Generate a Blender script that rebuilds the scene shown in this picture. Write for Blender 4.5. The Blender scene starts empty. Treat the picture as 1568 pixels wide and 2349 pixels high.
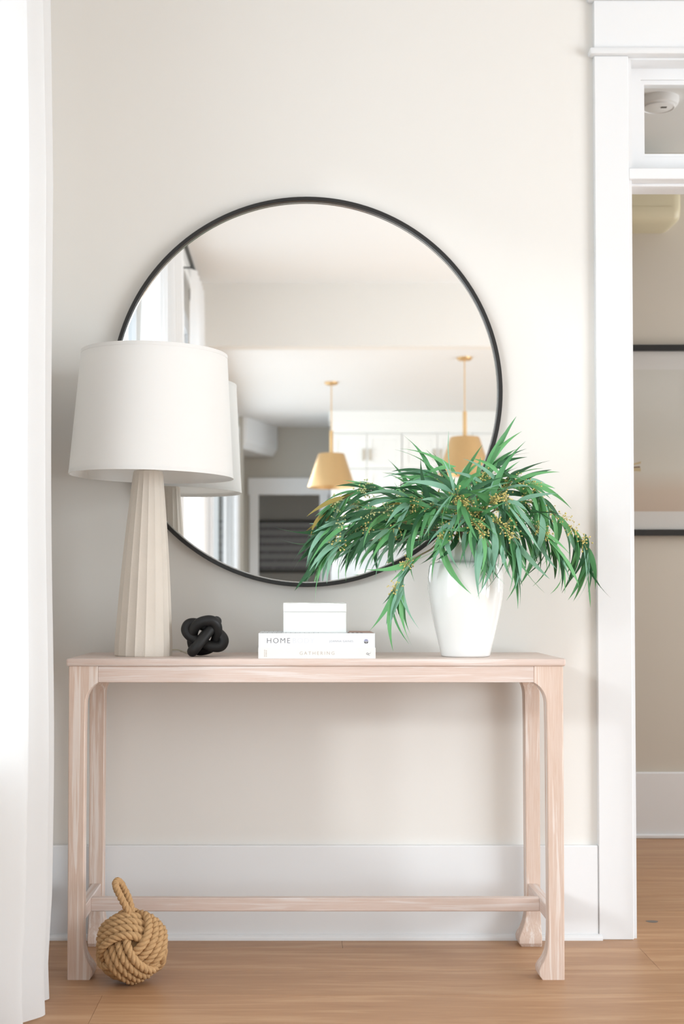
import bpy, bmesh, math, random
from math import sin, cos, pi, radians, sqrt, tan
from mathutils import Vector, Matrix

# ------------------------------------------------------------------ camera, world, lights, exposure
scn = bpy.context.scene
col = scn.collection
F_PX, W_PX, H_PX = 3200.0, 1568, 2349
TILT = radians(1.6)
CAM_Y, CAM_Z = -3.95, 0.958
cam = bpy.data.cameras.new('camera')
camo = bpy.data.objects.new('camera', cam)
col.objects.link(camo)
camo.location = (0, CAM_Y, CAM_Z)
camo.rotation_euler = (radians(90) + TILT, 0, 0)
cam.sensor_fit = 'VERTICAL'
cam.sensor_height = 36.0
cam.lens = F_PX / H_PX * 36.0
cam.shift_x = (784 - 690) / H_PX
cam.shift_y = (1370 - F_PX * tan(TILT) - 1174.5) / H_PX
cam.clip_start = 0.05
cam.dof.use_dof = True
cam.dof.focus_distance = 3.58
cam.dof.aperture_fstop = 4.0
scn.camera = camo

world = bpy.data.worlds.new('daylight')
scn.world = world
world.use_nodes = True
bgn = world.node_tree.nodes['Background']
bgn.inputs[0].default_value = (0.80, 0.90, 1.0, 1)
bgn.inputs[1].default_value = 2.5

scn.view_settings.view_transform = 'Standard'
scn.view_settings.look = 'None'
scn.view_settings.gamma = 1.0
scn.view_settings.use_curve_mapping = False
scn.view_settings.exposure = -0.96


def area(name, loc, ry, h, w, radiance, color=(1, 1, 1), rx=0.0, rz=0.0):
    l = bpy.data.lights.new(name, 'AREA')
    l.shape = 'RECTANGLE'
    l.size, l.size_y = h, w
    l.energy = radiance * pi * h * w
    l.color = color
    o = bpy.data.objects.new(name, l)
    col.objects.link(o)
    o.location = loc
    o.rotation_euler = (rx, ry, rz)
    return o


# daylight outside the windows of the left wall (emitting towards +X)
area('daylight_and_fill', (-0.97, -1.82, 1.25), -pi / 2, 1.4, 1.95, 7.5, (0.86, 0.94, 1.0))
area('daylight_and_fill', (-0.97, -3.95, 1.05), -pi / 2, 2.0, 1.35, 7.0, (0.87, 0.945, 1.0))
# low hazy sun through the first window
sun = bpy.data.lights.new('sun', 'SUN')
sun.energy = 1.4
sun.angle = radians(5.0)
sun.color = (0.96, 0.98, 1.0)
suno = bpy.data.objects.new('sun', sun)
col.objects.link(suno)
suno.rotation_euler = Vector((0.75, 1.0, -0.33)).to_track_quat('-Z', 'Y').to_euler()
# kitchen glass door and fill lamps added right of living room and kitchen
area('daylight_and_fill', (-0.80, -7.65, 1.35), -pi / 2, 2.3, 3.9, 4.2, (0.91, 0.96, 1.0))
area('daylight_and_fill', (4.75, -3.4, 1.15), pi / 2, 2.2, 3.0, 20.0, (0.87, 0.94, 1.0))  # fill lamp added for the living room, no window seen on this side
area('daylight_and_fill', (4.75, -7.4, 1.60), pi / 2, 1.6, 2.4, 3.3, (0.91, 0.96, 1.0))  # kitchen fill added in an unseen opening opposite the glass door
area('daylight_and_fill', (3.45, 0.95, 1.5), pi / 2, 1.4, 0.8, 20.0, (0.96, 0.975, 1.0))  # fill added to brighten the side room, its window is unseen
area('daylight_and_fill', (1.65, -11.7, 1.5), pi / 2, 1.2, 0.8, 1.5, (1.0, 0.98, 0.96))  # fill lamp added to lift the hall and the room behind it


# ------------------------------------------------------------------ helpers
def lin(c):
    c = c / 255.0
    return c / 12.92 if c <= 0.04045 else ((c + 0.055) / 1.055) ** 2.4


def rgb(r, g, b):
    return (lin(r), lin(g), lin(b), 1)


def inv(px, py, dy):
    """a point of the place at distance dy in front of the lens plane"""
    cyy = 1370 - F_PX * tan(TILT)
    v = (cyy - py) / F_PX
    h = dy * (v * cos(TILT) + sin(TILT)) / (cos(TILT) - v * sin(TILT))
    zc = dy * cos(TILT) + h * sin(TILT)
    return Vector(((px - 690) / F_PX * zc, dy + CAM_Y, h + CAM_Z))


class MB:
    """collects shapes and links them as one mesh object"""

    def __init__(self):
        self.v, self.f = [], []

    def add(self, vs, fs):
        n = len(self.v)
        self.v += [Vector(p) for p in vs]
        self.f += [tuple(i + n for i in f) for f in fs]
        return self

    def box(self, x0, x1, y0, y1, z0, z1, bevel=0.0, seg=1):
        if bevel <= 0:
            vs = [(x, y, z) for z in (z0, z1) for y in (y0, y1) for x in (x0, x1)]
            return self.add(vs, [(0, 2, 3, 1), (4, 5, 7, 6), (0, 1, 5, 4), (2, 6, 7, 3), (0, 4, 6, 2), (1, 3, 7, 5)])
        bm = bmesh.new()
        bmesh.ops.create_cube(bm, size=1)
        for q in bm.verts:
            q.co = Vector(((x0 + x1) / 2 + q.co.x * (x1 - x0), (y0 + y1) / 2 + q.co.y * (y1 - y0), (z0 + z1) / 2 + q.co.z * (z1 - z0)))
        bmesh.ops.bevel(bm, geom=bm.edges[:], offset=bevel, segments=seg, affect='EDGES', profile=0.5)
        return self.bm(bm)

    def bm(self, bm):
        bm.verts.ensure_lookup_table()
        bm.verts.index_update()
        self.add([q.co.copy() for q in bm.verts], [[q.index for q in f.verts] for f in bm.faces])
        bm.free()
        return self

    def loft(self, rings, closed=True, caps=True):
        n = len(rings[0])
        vs = [p for r in rings for p in r]
        fs = []
        for i in range(len(rings) - 1):
            for j in range(n if closed else n - 1):
                k = (j + 1) % n
                fs.append((i * n + j, i * n + k, (i + 1) * n + k, (i + 1) * n + j))
        if caps and closed:
            fs.append(tuple(range(n))[::-1])
            fs.append(tuple((len(rings) - 1) * n + j for j in range(n)))
        return self.add(vs, fs)

    def lathe(self, prof, cx, cy, n=48, caps=False, mod=None):
        rings = []
        for (r, z) in prof:
            ring = []
            for j in range(n):
                a = 2 * pi * j / n
                rr = r * (mod(a, z) if mod else 1.0)
                ring.append((cx + rr * cos(a), cy + rr * sin(a), z))
            rings.append(ring)
        return self.loft(rings, True, caps)

    def tube(self, path, rad, n=8, closed=False, caps=True):
        pts = [Vector(p) for p in path]
        m = len(pts)
        rings = []
        ref = None
        for i, p in enumerate(pts):
            if closed:
                t = (pts[(i + 1) % m] - pts[i - 1])
            else:
                t = pts[min(i + 1, m - 1)] - pts[max(i - 1, 0)]
            t.normalize()
            if ref is None:
                ref = Vector((0, 0, 1)) if abs(t.z) < 0.9 else Vector((1, 0, 0))
            a = (ref - t * ref.dot(t))
            a.normalize()
            b = t.cross(a)
            ref = a
            r = rad(i / (m - 1)) if callable(rad) else rad
            rings.append([p + a * (r * cos(2 * pi * j / n)) + b * (r * sin(2 * pi * j / n)) for j in range(n)])
        if closed:
            rings.append(rings[0])
            # match the seam of the transported frame
            best = min(range(n), key=lambda s: (rings[-2][0] - rings[0][s]).length)
            rings[-1] = rings[0][best:] + rings[0][:best]
            return self.loft(rings, True, False)
        return self.loft(rings, True, caps)

    def prism(self, poly, y0, y1):
        """polygon in XZ pulled along Y"""
        n = len(poly)
        vs = [(x, y0, z) for x, z in poly] + [(x, y1, z) for x, z in poly]
        fs = [tuple(range(n)), tuple(range(2 * n - 1, n - 1, -1))]
        fs += [(i, i + n, (i + 1) % n + n, (i + 1) % n) for i in range(n)]
        return self.add(vs, fs)

    def build(self, name, mat, parent=None, smooth=False, angle=35, kind=None, label=None):
        me = bpy.data.meshes.new(name)
        off = Vector((0, 0, 0))
        p = parent
        while p is not None:
            off += Vector(p.location)
            p = p.parent
        me.from_pydata([tuple(q - off) for q in self.v], [], self.f)
        me.validate()
        bm = bmesh.new()
        bm.from_mesh(me)
        bmesh.ops.recalc_face_normals(bm, faces=bm.faces)
        bm.to_mesh(me)
        bm.free()
        if mat:
            me.materials.append(mat)
        o = bpy.data.objects.new(name, me)
        col.objects.link(o)
        o.parent = parent
        if smooth:
            me.shade_smooth()
            me.set_sharp_from_angle(angle=radians(angle))
        if kind:
            o['kind'] = kind
        if label:
            o['label'] = label
        return o


def thing(name, label, cat, loc=(0, 0, 0), group=None):
    o = bpy.data.objects.new(name, None)
    col.objects.link(o)
    o.empty_display_size = 0.1
    o.location = loc
    o['label'], o['category'] = label, cat
    if group:
        o['group'] = group
    return o


def tag(o, label, cat, group=None):
    o['label'], o['category'] = label, cat
    if group:
        o['group'] = group
    return o


def struct(name, mb, mat, parent=None, smooth=False):
    o = mb.build(name, mat, parent, smooth)
    if parent is None:
        o['kind'] = 'structure'
    return o


def crom(pts, n):
    """Catmull-Rom through pts, n samples"""
    pts = [Vector(p) for p in pts]
    out = []
    m = len(pts) - 1
    for i in range(n):
        u = i / (n - 1) * m
        k = min(int(u), m - 1)
        t = u - k
        p0, p1, p2, p3 = pts[max(k - 1, 0)], pts[k], pts[k + 1], pts[min(k + 2, m)]
        out.append(0.5 * ((2 * p1) + (p2 - p0) * t + (2 * p0 - 5 * p1 + 4 * p2 - p3) * t * t + (3 * p1 - p0 - 3 * p2 + p3) * t ** 3))
    return out


# ------------------------------------------------------------------ materials
def mat(name, color, rough=0.5, metal=0.0, spec=0.5, noise=None, bump=None, coat=0.0):
    """plain procedural material: noise=(scale, strength) varies the tone, bump=(scale, strength) the relief"""
    m = bpy.data.materials.new(name)
    m.use_nodes = True
    nt = m.node_tree
    b = nt.nodes['Principled BSDF']
    b.inputs['Base Color'].default_value = color
    b.inputs['Roughness'].default_value = rough
    b.inputs['Metallic'].default_value = metal
    b.inputs['Specular IOR Level'].default_value = spec
    b.inputs['Coat Weight'].default_value = coat
    tc = nt.nodes.new('ShaderNodeTexCoord')
    if noise:
        n = nt.nodes.new('ShaderNodeTexNoise')
        n.inputs['Scale'].default_value = noise[0]
        n.inputs['Detail'].default_value = 4
        nt.links.new(tc.outputs['Object'], n.inputs['Vector'])
        mx = nt.nodes.new('ShaderNodeMix')
        mx.data_type = 'RGBA'
        k = noise[1]
        mx.inputs['A'].default_value = tuple(c * (1 - k) for c in color[:3]) + (1,)
        mx.inputs['B'].default_value = tuple(min(1, c * (1 + k)) for c in color[:3]) + (1,)
        nt.links.new(n.outputs['Fac'], mx.inputs['Factor'])
        nt.links.new(mx.outputs['Result'], b.inputs['Base Color'])
    if bump:
        n = nt.nodes.new('ShaderNodeTexNoise')
        n.inputs['Scale'].default_value = bump[0]
        n.inputs['Detail'].default_value = 3
        nt.links.new(tc.outputs['Object'], n.inputs['Vector'])
        bp = nt.nodes.new('ShaderNodeBump')
        bp.inputs['Strength'].default_value = bump[1]
        bp.inputs['Distance'].default_value = 0.002
        nt.links.new(n.outputs['Fac'], bp.inputs['Height'])
        nt.links.new(bp.outputs['Normal'], b.inputs['Normal'])
    return m


def cloth(name, color, trans=0.4, weave=900.0):
    """woven cloth that lets light through"""
    m = bpy.data.materials.new(name)
    m.use_nodes = True
    nt = m.node_tree
    b = nt.nodes['Principled BSDF']
    out = nt.nodes['Material Output']
    b.inputs['Base Color'].default_value = color
    b.inputs['Roughness'].default_value = 0.9
    b.inputs['Specular IOR Level'].default_value = 0.1
    tr = nt.nodes.new('ShaderNodeBsdfTranslucent')
    tr.inputs['Color'].default_value = color
    mx = nt.nodes.new('ShaderNodeMixShader')
    mx.inputs[0].default_value = trans
    nt.links.new(b.outputs[0], mx.inputs[1])
    nt.links.new(tr.outputs[0], mx.inputs[2])
    nt.links.new(mx.outputs[0], out.inputs[0])
    tc = nt.nodes.new('ShaderNodeTexCoord')
    mp = nt.nodes.new('ShaderNodeMapping')
    mp.inputs['Scale'].default_value = (weave * 0.25, weave * 0.25, weave)
    n = nt.nodes.new('ShaderNodeTexNoise')
    n.inputs['Scale'].default_value = 1.0
    n.inputs['Detail'].default_value = 2
    bp = nt.nodes.new('ShaderNodeBump')
    bp.inputs['Strength'].default_value = 0.15
    bp.inputs['Distance'].default_value = 0.001
    nt.links.new(tc.outputs['Object'], mp.inputs[0])
    nt.links.new(mp.outputs[0], n.inputs['Vector'])
    nt.links.new(n.outputs['Fac'], bp.inputs['Height'])
    nt.links.new(bp.outputs['Normal'], b.inputs['Normal'])
    return m


def wood(name, stops, axis, scale=1.0, stretch=14.0, rough=0.45, spec=0.3, bump=0.12, rings=0.5):
    """grain that runs along the axis; each piece starts at another spot of the log"""
    m = bpy.data.materials.new(name)
    m.use_nodes = True
    nt = m.node_tree
    N, L = nt.nodes, nt.links
    b = N['Principled BSDF']
    b.inputs['Roughness'].default_value = rough
    b.inputs['Specular IOR Level'].default_value = spec
    tc = N.new('ShaderNodeTexCoord')
    oi = N.new('ShaderNodeObjectInfo')
    mul = N.new('ShaderNodeMath')
    mul.operation = 'MULTIPLY'
    mul.inputs[1].default_value = 37.0
    L.new(oi.outputs['Random'], mul.inputs[0])
    ad = N.new('ShaderNodeVectorMath')
    ad.operation = 'ADD'
    L.new(tc.outputs['Object'], ad.inputs[0])
    L.new(mul.outputs[0], ad.inputs[1])
    s = [stretch * scale] * 3
    s['XYZ'.index(axis)] = scale
    mp = N.new('ShaderNodeMapping')
    mp.inputs['Scale'].default_value = s
    L.new(ad.outputs[0], mp.inputs[0])
    n1 = N.new('ShaderNodeTexNoise')
    n1.inputs['Scale'].default_value = 1.6
    n1.inputs['Detail'].default_value = 6
    n1.inputs['Roughness'].default_value = 0.6
    n1.inputs['Distortion'].default_value = 0.7
    L.new(mp.outputs[0], n1.inputs['Vector'])
    n2 = N.new('ShaderNodeTexNoise')
    n2.inputs['Scale'].default_value = 9.0
    n2.inputs['Detail'].default_value = 4
    L.new(mp.outputs[0], n2.inputs['Vector'])
    sn = N.new('ShaderNodeMath')
    sn.operation = 'MULTIPLY'
    sn.inputs[1].default_value = 22.0
    L.new(n1.outputs['Fac'], sn.inputs[0])
    si = N.new('ShaderNodeMath')
    si.operation = 'SINE'
    L.new(sn.outputs[0], si.inputs[0])
    a1 = N.new('ShaderNodeMath')
    a1.operation = 'MULTIPLY_ADD'
    a1.inputs[1].default_value = 0.16 * rings
    L.new(si.outputs[0], a1.inputs[0])
    L.new(n1.outputs['Fac'], a1.inputs[2])
    a2 = N.new('ShaderNodeMath')
    a2.operation = 'MULTIPLY_ADD'
    a2.inputs[1].default_value = 0.25
    a2.inputs[2].default_value = -0.125
    L.new(n2.outputs['Fac'], a2.inputs[0])
    a3 = N.new('ShaderNodeMath')
    a3.operation = 'ADD'
    L.new(a1.outputs[0], a3.inputs[0])
    L.new(a2.outputs[0], a3.inputs[1])
    r = N.new('ShaderNodeValToRGB')
    L.new(a3.outputs[0], r.inputs[0])
    el = r.color_ramp.elements
    el[0].position, el[0].color = stops[0]
    el[1].position, el[1].color = stops[-1]
    for p, c in stops[1:-1]:
        e = el.new(p)
        e.color = c
    hs = N.new('ShaderNodeHueSaturation')
    mr = N.new('ShaderNodeMapRange')
    mr.inputs['To Min'].default_value = 0.94
    mr.inputs['To Max'].default_value = 1.05
    L.new(oi.outputs['Random'], mr.inputs[0])
    L.new(mr.outputs[0], hs.inputs['Value'])
    L.new(r.outputs[0], hs.inputs['Color'])
    L.new(hs.outputs[0], b.inputs['Base Color'])
    bp = N.new('ShaderNodeBump')
    bp.inputs['Strength'].default_value = bump
    bp.inputs['Distance'].default_value = 0.001
    L.new(n2.outputs['Fac'], bp.inputs['Height'])
    L.new(bp.outputs['Normal'], b.inputs['Normal'])
    return m


def glass_pane(name, gloss=0.08):
    m = bpy.data.materials.new(name)
    m.use_nodes = True
    nt = m.node_tree
    nt.nodes.remove(nt.nodes['Principled BSDF'])
    t = nt.nodes.new('ShaderNodeBsdfTransparent')
    t.inputs[0].default_value = (0.97, 0.98, 0.98, 1)
    g = nt.nodes.new('ShaderNodeBsdfGlossy')
    g.inputs['Roughness'].default_value = 0.02
    f = nt.nodes.new('ShaderNodeFresnel')
    f.inputs[0].default_value = 1.45
    mx = nt.nodes.new('ShaderNodeMixShader')
    ge = nt.nodes.new('ShaderNodeNewGeometry')
    inv_ = nt.nodes.new('ShaderNodeMath')
    inv_.operation = 'SUBTRACT'
    inv_.inputs[0].default_value = 1.0
    nt.links.new(ge.outputs['Backfacing'], inv_.inputs[1])
    ml = nt.nodes.new('ShaderNodeMath')
    ml.operation = 'MULTIPLY'
    nt.links.new(f.outputs[0], ml.inputs[0])
    nt.links.new(inv_.outputs[0], ml.inputs[1])
    nt.links.new(ml.outputs[0], mx.inputs[0])
    nt.links.new(t.outputs[0], mx.inputs[1])
    nt.links.new(g.outputs[0], mx.inputs[2])
    nt.links.new(mx.outputs[0], nt.nodes['Material Output'].inputs[0])
    return m


M = {}
M['wall'] = mat('greige_wall_paint', rgb(228, 225, 220), 0.75, spec=0.2, noise=(1.5, 0.012), bump=(260, 0.04))
M['hall_wall'] = mat('grey_hall_paint', rgb(186, 182, 173), 0.75, spec=0.2, noise=(1.5, 0.012))
M['far_wall'] = mat('side_room_paint', rgb(206, 199, 187), 0.75, spec=0.2, noise=(1.5, 0.012))
M['ceiling'] = mat('white_ceiling_paint', rgb(228, 228, 227), 0.8, spec=0.2, noise=(1.0, 0.008))
M['trim'] = mat('white_trim_gloss', rgb(230, 231, 232), 0.35, spec=0.4, noise=(2.0, 0.006))
M['cab'] = mat('white_cabinet_paint', rgb(240, 241, 238), 0.35, spec=0.4, noise=(2.0, 0.006))
M['subfloor'] = mat('dark_subfloor', rgb(196, 158, 118), 0.7, noise=(6, 0.1))
M['plank'] = wood('oak_plank', [(0.28, rgb(158, 117, 84)), (0.5, rgb(178, 137, 102)), (0.72, rgb(190, 151, 116))], 'X', 1.1, 12.0, 0.42, 0.35, 0.06, 0.25)
ws = [(0.20, rgb(199, 167, 149)), (0.42, rgb(211, 191, 180)), (0.58, rgb(218, 204, 196)), (0.78, rgb(223, 213, 208))]
wl = [(0.20, rgb(195, 158, 133)), (0.42, rgb(213, 190, 175)), (0.60, rgb(225, 210, 200)), (0.80, rgb(231, 221, 214))]
M['wood_x'] = wood('whitewashed_wood_lengthwise', ws, 'X', 1.6, 30)
M['wood_y'] = wood('whitewashed_wood_crosswise', ws, 'Y', 1.6, 30)
M['wood_z'] = wood('whitewashed_wood_upright', wl, 'Z', 1.6, 30)
M['linen'] = cloth('white_linen', rgb(240, 239, 238), 0.42, 1200)
M['shade'] = cloth('white_shade_cloth', rgb(248, 246, 243), 0.30, 2200)
M['shade_trim'] = cloth('white_shade_tape', rgb(247, 245, 242), 0.27, 2200)
M['lamp'] = mat('cast_concrete', rgb(214, 204, 192), 0.7, spec=0.25, noise=(14, 0.05), bump=(180, 0.15))
M['black_metal'] = mat('matt_black_metal', rgb(28, 27, 27), 0.4, spec=0.5, noise=(30, 0.1))
M['rod'] = mat('black_iron', rgb(40, 44, 42), 0.45, noise=(20, 0.1))
M['mirror'] = mat('silvered_glass', (0.97, 0.975, 0.97, 1), 0.0, metal=1.0)
M['mirror_edge'] = mat('polished_mirror_edge', rgb(190, 190, 188), 0.2, metal=0.8)
M['knot'] = mat('black_stained_wood', rgb(24, 23, 23), 0.55, spec=0.4, noise=(25, 0.25), bump=(60, 0.1))
M['vase'] = mat('white_glazed_ceramic', rgb(234, 234, 232), 0.12, spec=0.5, noise=(5, 0.006), coat=0.4)
M['vase_in'] = mat('vase_inside_shade', rgb(200, 198, 194), 0.5, noise=(5, 0.02))
M['marble'] = mat('white_marble', rgb(228, 228, 225), 0.3, spec=0.4, noise=(9, 0.03), bump=(60, 0.08))
M['paper'] = mat('book_cover_white', rgb(224, 226, 228), 0.4, spec=0.35, noise=(8, 0.004))
M['paper_cream'] = mat('book_cover_cream', rgb(224, 222, 219), 0.55, spec=0.25, noise=(8, 0.006))
M['pages'] = mat('book_pages', rgb(236, 230, 218), 0.8, noise=(40, 0.05))
M['ink'] = mat('dark_grey_print', rgb(96, 94, 96), 0.6, noise=(30, 0.05))
M['ink_light'] = mat('pale_grey_print', rgb(212, 214, 218), 0.6, noise=(30, 0.01))
M['ink_mid'] = mat('mid_grey_print', rgb(150, 152, 158), 0.6, noise=(30, 0.05))
M['ink_tan'] = mat('tan_print', rgb(186, 174, 160), 0.6, noise=(30, 0.05))
M['ink_lilac'] = mat('lilac_print', rgb(150, 152, 178), 0.6, noise=(30, 0.05))
M['ink_rose'] = mat('rose_brown_print', rgb(190, 155, 142), 0.6, noise=(40, 0.2))
M['rope'] = mat('jute_rope', rgb(192, 155, 112), 0.85, spec=0.15, noise=(120, 0.22), bump=(420, 0.6))
M['cord'] = mat('clear_ivory_cord', rgb(206, 200, 182), 0.35, noise=(20, 0.03))
M['brass'] = mat('brushed_brass', rgb(208, 174, 126), 0.4, metal=0.7, noise=(12, 0.05))
M['nickel'] = mat('champagne_handle', rgb(205, 198, 184), 0.35, metal=0.6, noise=(12, 0.05))
M['ac'] = mat('ivory_plastic', rgb(206, 197, 168), 0.45, noise=(4, 0.01))
M['dark'] = mat('dark_slot', rgb(70, 66, 60), 0.6, noise=(10, 0.1))
M['plastic'] = mat('white_plastic', rgb(235, 235, 235), 0.45, noise=(4, 0.01))
M['sign'] = None
M['knot_spot'] = mat('grey_wood_knot', rgb(118, 110, 104), 0.5, noise=(60, 0.25))
M['stem'] = mat('brown_green_stem', rgb(122, 112, 80), 0.6, noise=(60, 0.2))
M['seed'] = mat('golden_seed', rgb(216, 198, 124), 0.5, noise=(90, 0.25))
M['seed_pale'] = mat('pale_green_seed', rgb(190, 196, 140), 0.5, noise=(90, 0.25))
M['glass'] = glass_pane('clear_glass')
M['white_counter'] = mat('white_stone_counter', rgb(238, 238, 236), 0.25, noise=(6, 0.03))


def leaf_mat(name, c, c2, trans=0.22):
    m = bpy.data.materials.new(name)
    m.use_nodes = True
    nt = m.node_tree
    b = nt.nodes['Principled BSDF']
    out = nt.nodes['Material Output']
    b.inputs['Roughness'].default_value = 0.5
    b.inputs['Specular IOR Level'].default_value = 0.35
    tc = nt.nodes.new('ShaderNodeTexCoord')
    n = nt.nodes.new('ShaderNodeTexNoise')
    n.inputs['Scale'].default_value = 22
    n.inputs['Detail'].default_value = 3
    nt.links.new(tc.outputs['Object'], n.inputs['Vector'])
    mx = nt.nodes.new('ShaderNodeMix')
    mx.data_type = 'RGBA'
    mx.inputs['A'].default_value = c
    mx.inputs['B'].default_value = c2
    nt.links.new(n.outputs['Fac'], mx.inputs['Factor'])
    nt.links.new(mx.outputs['Result'], b.inputs['Base Color'])
    tr = nt.nodes.new('ShaderNodeBsdfTranslucent')
    nt.links.new(mx.outputs['Result'], tr.inputs['Color'])
    ms = nt.nodes.new('ShaderNodeMixShader')
    ms.inputs[0].default_value = trans
    nt.links.new(b.outputs[0], ms.inputs[1])
    nt.links.new(tr.outputs[0], ms.inputs[2])
    nt.links.new(ms.outputs[0], out.inputs[0])
    return m


LM = [leaf_mat('leaf_mid_green', rgb(82, 142, 92), rgb(104, 166, 110)),
      leaf_mat('leaf_fresh_green', rgb(104, 174, 110), rgb(130, 194, 132)),
      leaf_mat('leaf_deep_green', rgb(48, 90, 62), rgb(68, 116, 78)),
      leaf_mat('leaf_blue_green', rgb(124, 176, 150), rgb(154, 198, 172)),
      leaf_mat('leaf_olive', rgb(150, 134, 70), rgb(172, 154, 88))]

# ------------------------------------------------------------------ room shell
XL = -0.725        # inner face of the left wall
XR = 4.60
ZC = 3.05          # living room ceiling
ZK = 2.75          # kitchen and side room ceiling
YH = -5.31         # header between living room and kitchen
DX0, DX1, DZ = 0.931, 1.96, 2.499      # doorway in the back wall
YF = 1.635         # far wall of the side room

b = MB()
b.box(XL - 0.2, DX0, 0, 0.13, 0, ZC + 0.1).box(DX1, XR + 0.15, 0, 0.13, 0, ZC + 0.1).box(DX0, DX1, 0, 0.13, DZ, ZC + 0.1)
struct('wall_back', b, M['wall'])

# left wall with two window openings
W1 = (-2.80, -0.83, 0.62, 2.60)
W2 = (-4.75, -3.45, 0.06, 2.60)
b = MB()
b.box(XL - 0.15, XL, W1[1], 0.13, 0, ZC + 0.1)
b.box(XL - 0.15, XL, W2[1], W1[0], 0, ZC + 0.1)
b.box(XL - 0.15, XL, YH - 0.2, W2[0], 0, ZC + 0.1)
for w in (W1, W2):
    b.box(XL - 0.15, XL, w[0], w[1], 0, w[2]).box(XL - 0.15, XL, w[0], w[1], w[3], ZC + 0.1)
struct('wall_left', b, M['wall'])
b = MB()
b.box(XR, XR + 0.15, -4.95, 0.0, 2.30, ZC + 0.1)
b.box(XR, XR + 0.15, -1.85, 0.0, 0, 2.30).box(XR, XR + 0.15, YH - 0.2, -4.95, 0, ZC + 0.1).box(XR, XR + 0.15, -6.2, YH - 0.2, 0, ZC + 0.1).box(XR, XR + 0.15, -11, -8.6, 0, ZC + 0.1)
b.box(XR, XR + 0.15, -8.6, -6.2, 0, 0.8).box(XR, XR + 0.15, -8.6, -6.2, 2.4, ZC + 0.1)
struct('wall_right', b, M['wall'])
b = MB()
b.box(XL - 0.15, XR + 0.15, YH - 0.02, 0.13, ZC, ZC + 0.1)
struct('ceiling', b, M['ceiling'])
b = MB()
b.box(XL - 0.15, XR + 0.15, YH - 0.14, YH, 2.628, ZC + 0.1)
struct('wall_header', b, M['wall'])

# kitchen behind the camera
XK = -0.62
b = MB()
KW = (-9.65, -5.65, 0.12, 2.52)
b.box(XK - 0.2, XK, YH - 0.2, YH, 0, 2.628)
b.box(XK - 0.15, XK, KW[1], YH - 0.14, 0, ZK + 0.1).box(XK - 0.15, XK, -9.95, KW[0], 0, ZK + 0.1)
b.box(XK - 0.15, XK, KW[0], KW[1], 0, KW[2]).box(XK - 0.15, XK, KW[0], KW[1], KW[3], ZK + 0.1)
struct('wall_kitchen', b, M['trim'])
b = MB()
b.box(XK - 0.3, XR + 0.15, -12.6, YH - 0.13, ZK, ZK + 0.1)
struct('ceiling_kitchen', b, M['ceiling'])
b = MB()
b.box(0.30, XR + 0.15, -9.98, -9.88, 0, ZK)
b.box(0.30, 0.40, -10.72, -9.98, 0, ZK)
struct('wall_backsplash', b, M['trim'])
b = MB()
b.box(XK - 0.25, XK + 0.045, -9.98, -9.86, 0, ZK)
b.box(XK - 0.25, XK - 0.15, -10.72, -9.98, 0, ZK)
HX0, HX1, HZ = -0.445, 0.197, 2.035
b.box(XK - 0.25, HX0 - 0.0, -10.84, -10.72, 0, ZK).box(HX1, 0.95, -10.84, -10.72, 0, ZK).box(HX0, HX1, -10.84, -10.72, HZ, ZK)
struct('wall_hall', b, M['hall_wall'])
b = MB()
pl = [(XK - 0.2, -9.90), (-0.535, -9.90), (-0.245, -10.70), (XK - 0.2, -10.72)]
rings = []
for z, k in ((2.435, 0.05), (2.50, 0.01), (2.56, 0.0), (ZK - 0.001, 0.0)):
    rings.append([(x - (k if 0 < q < 3 else 0), y, z) for q, (x, y) in enumerate(pl)])
b.loft(rings)
struct('trim_1', b, M['trim'])
b = MB()
b.box(-1.2, 1.4, -12.65, -12.5, 0, ZK).box(-1.3, -1.2, -12.65, -10.84, 0, ZK).box(1.4, 1.5, -12.65, -12.1, 0, ZK).box(1.4, 1.5, -11.3, -10.84, 0, ZK).box(1.4, 1.5, -12.1, -11.3, 0, 0.9).box(1.4, 1.5, -12.1, -11.3, 2.1, ZK)
b.box(-1.3, 1.5, -12.65, -10.73, ZK, ZK + 0.1)
struct('wall_study', b, M['hall_wall'])
b = MB()
b.box(HX0 - 0.095, HX0, -10.72, -10.70, 0, HZ).box(HX1, HX1 + 0.085, -10.72, -10.70, 0, HZ)
b.box(HX0 - 0.11, HX1 + 0.10, -10.72, -10.695, HZ, HZ + 0.175)
struct('trim_2', b, M['trim'])

# side room through the doorway
b = MB()
b.box(-0.9, 3.4, YF, YF + 0.1, 0, ZK + 0.1)
struct('wall_side_room', b, M['far_wall'])
b = MB()
b.box(-0.95, -0.85, 0.13, YF + 0.1, 0, ZK + 0.1)
b.box(3.3, 3.4, 0.13, 0.5, 0, ZK + 0.1).box(3.3, 3.4, 1.4, YF, 0, ZK + 0.1).box(3.3, 3.4, 0.5, 1.4, 0, 0.75).box(3.3, 3.4, 0.5, 1.4, 2.25, ZK + 0.1)
struct('wall_side_room_ends', b, M['far_wall'])
b = MB()
b.box(-0.95, 3.4, 0.13, YF + 0.1, ZK, ZK + 0.1)
struct('ceiling_side_room', b, M['ceiling'])
b = MB().box(-0.85, 3.3, YF - 0.016, YF, 0, 0.262, 0.004)
b.box(-0.85, 3.3, YF - 0.028, YF - 0.016, 0, 0.018, 0.004)
struct('baseboard_side_room', b, M['trim'])

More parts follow.
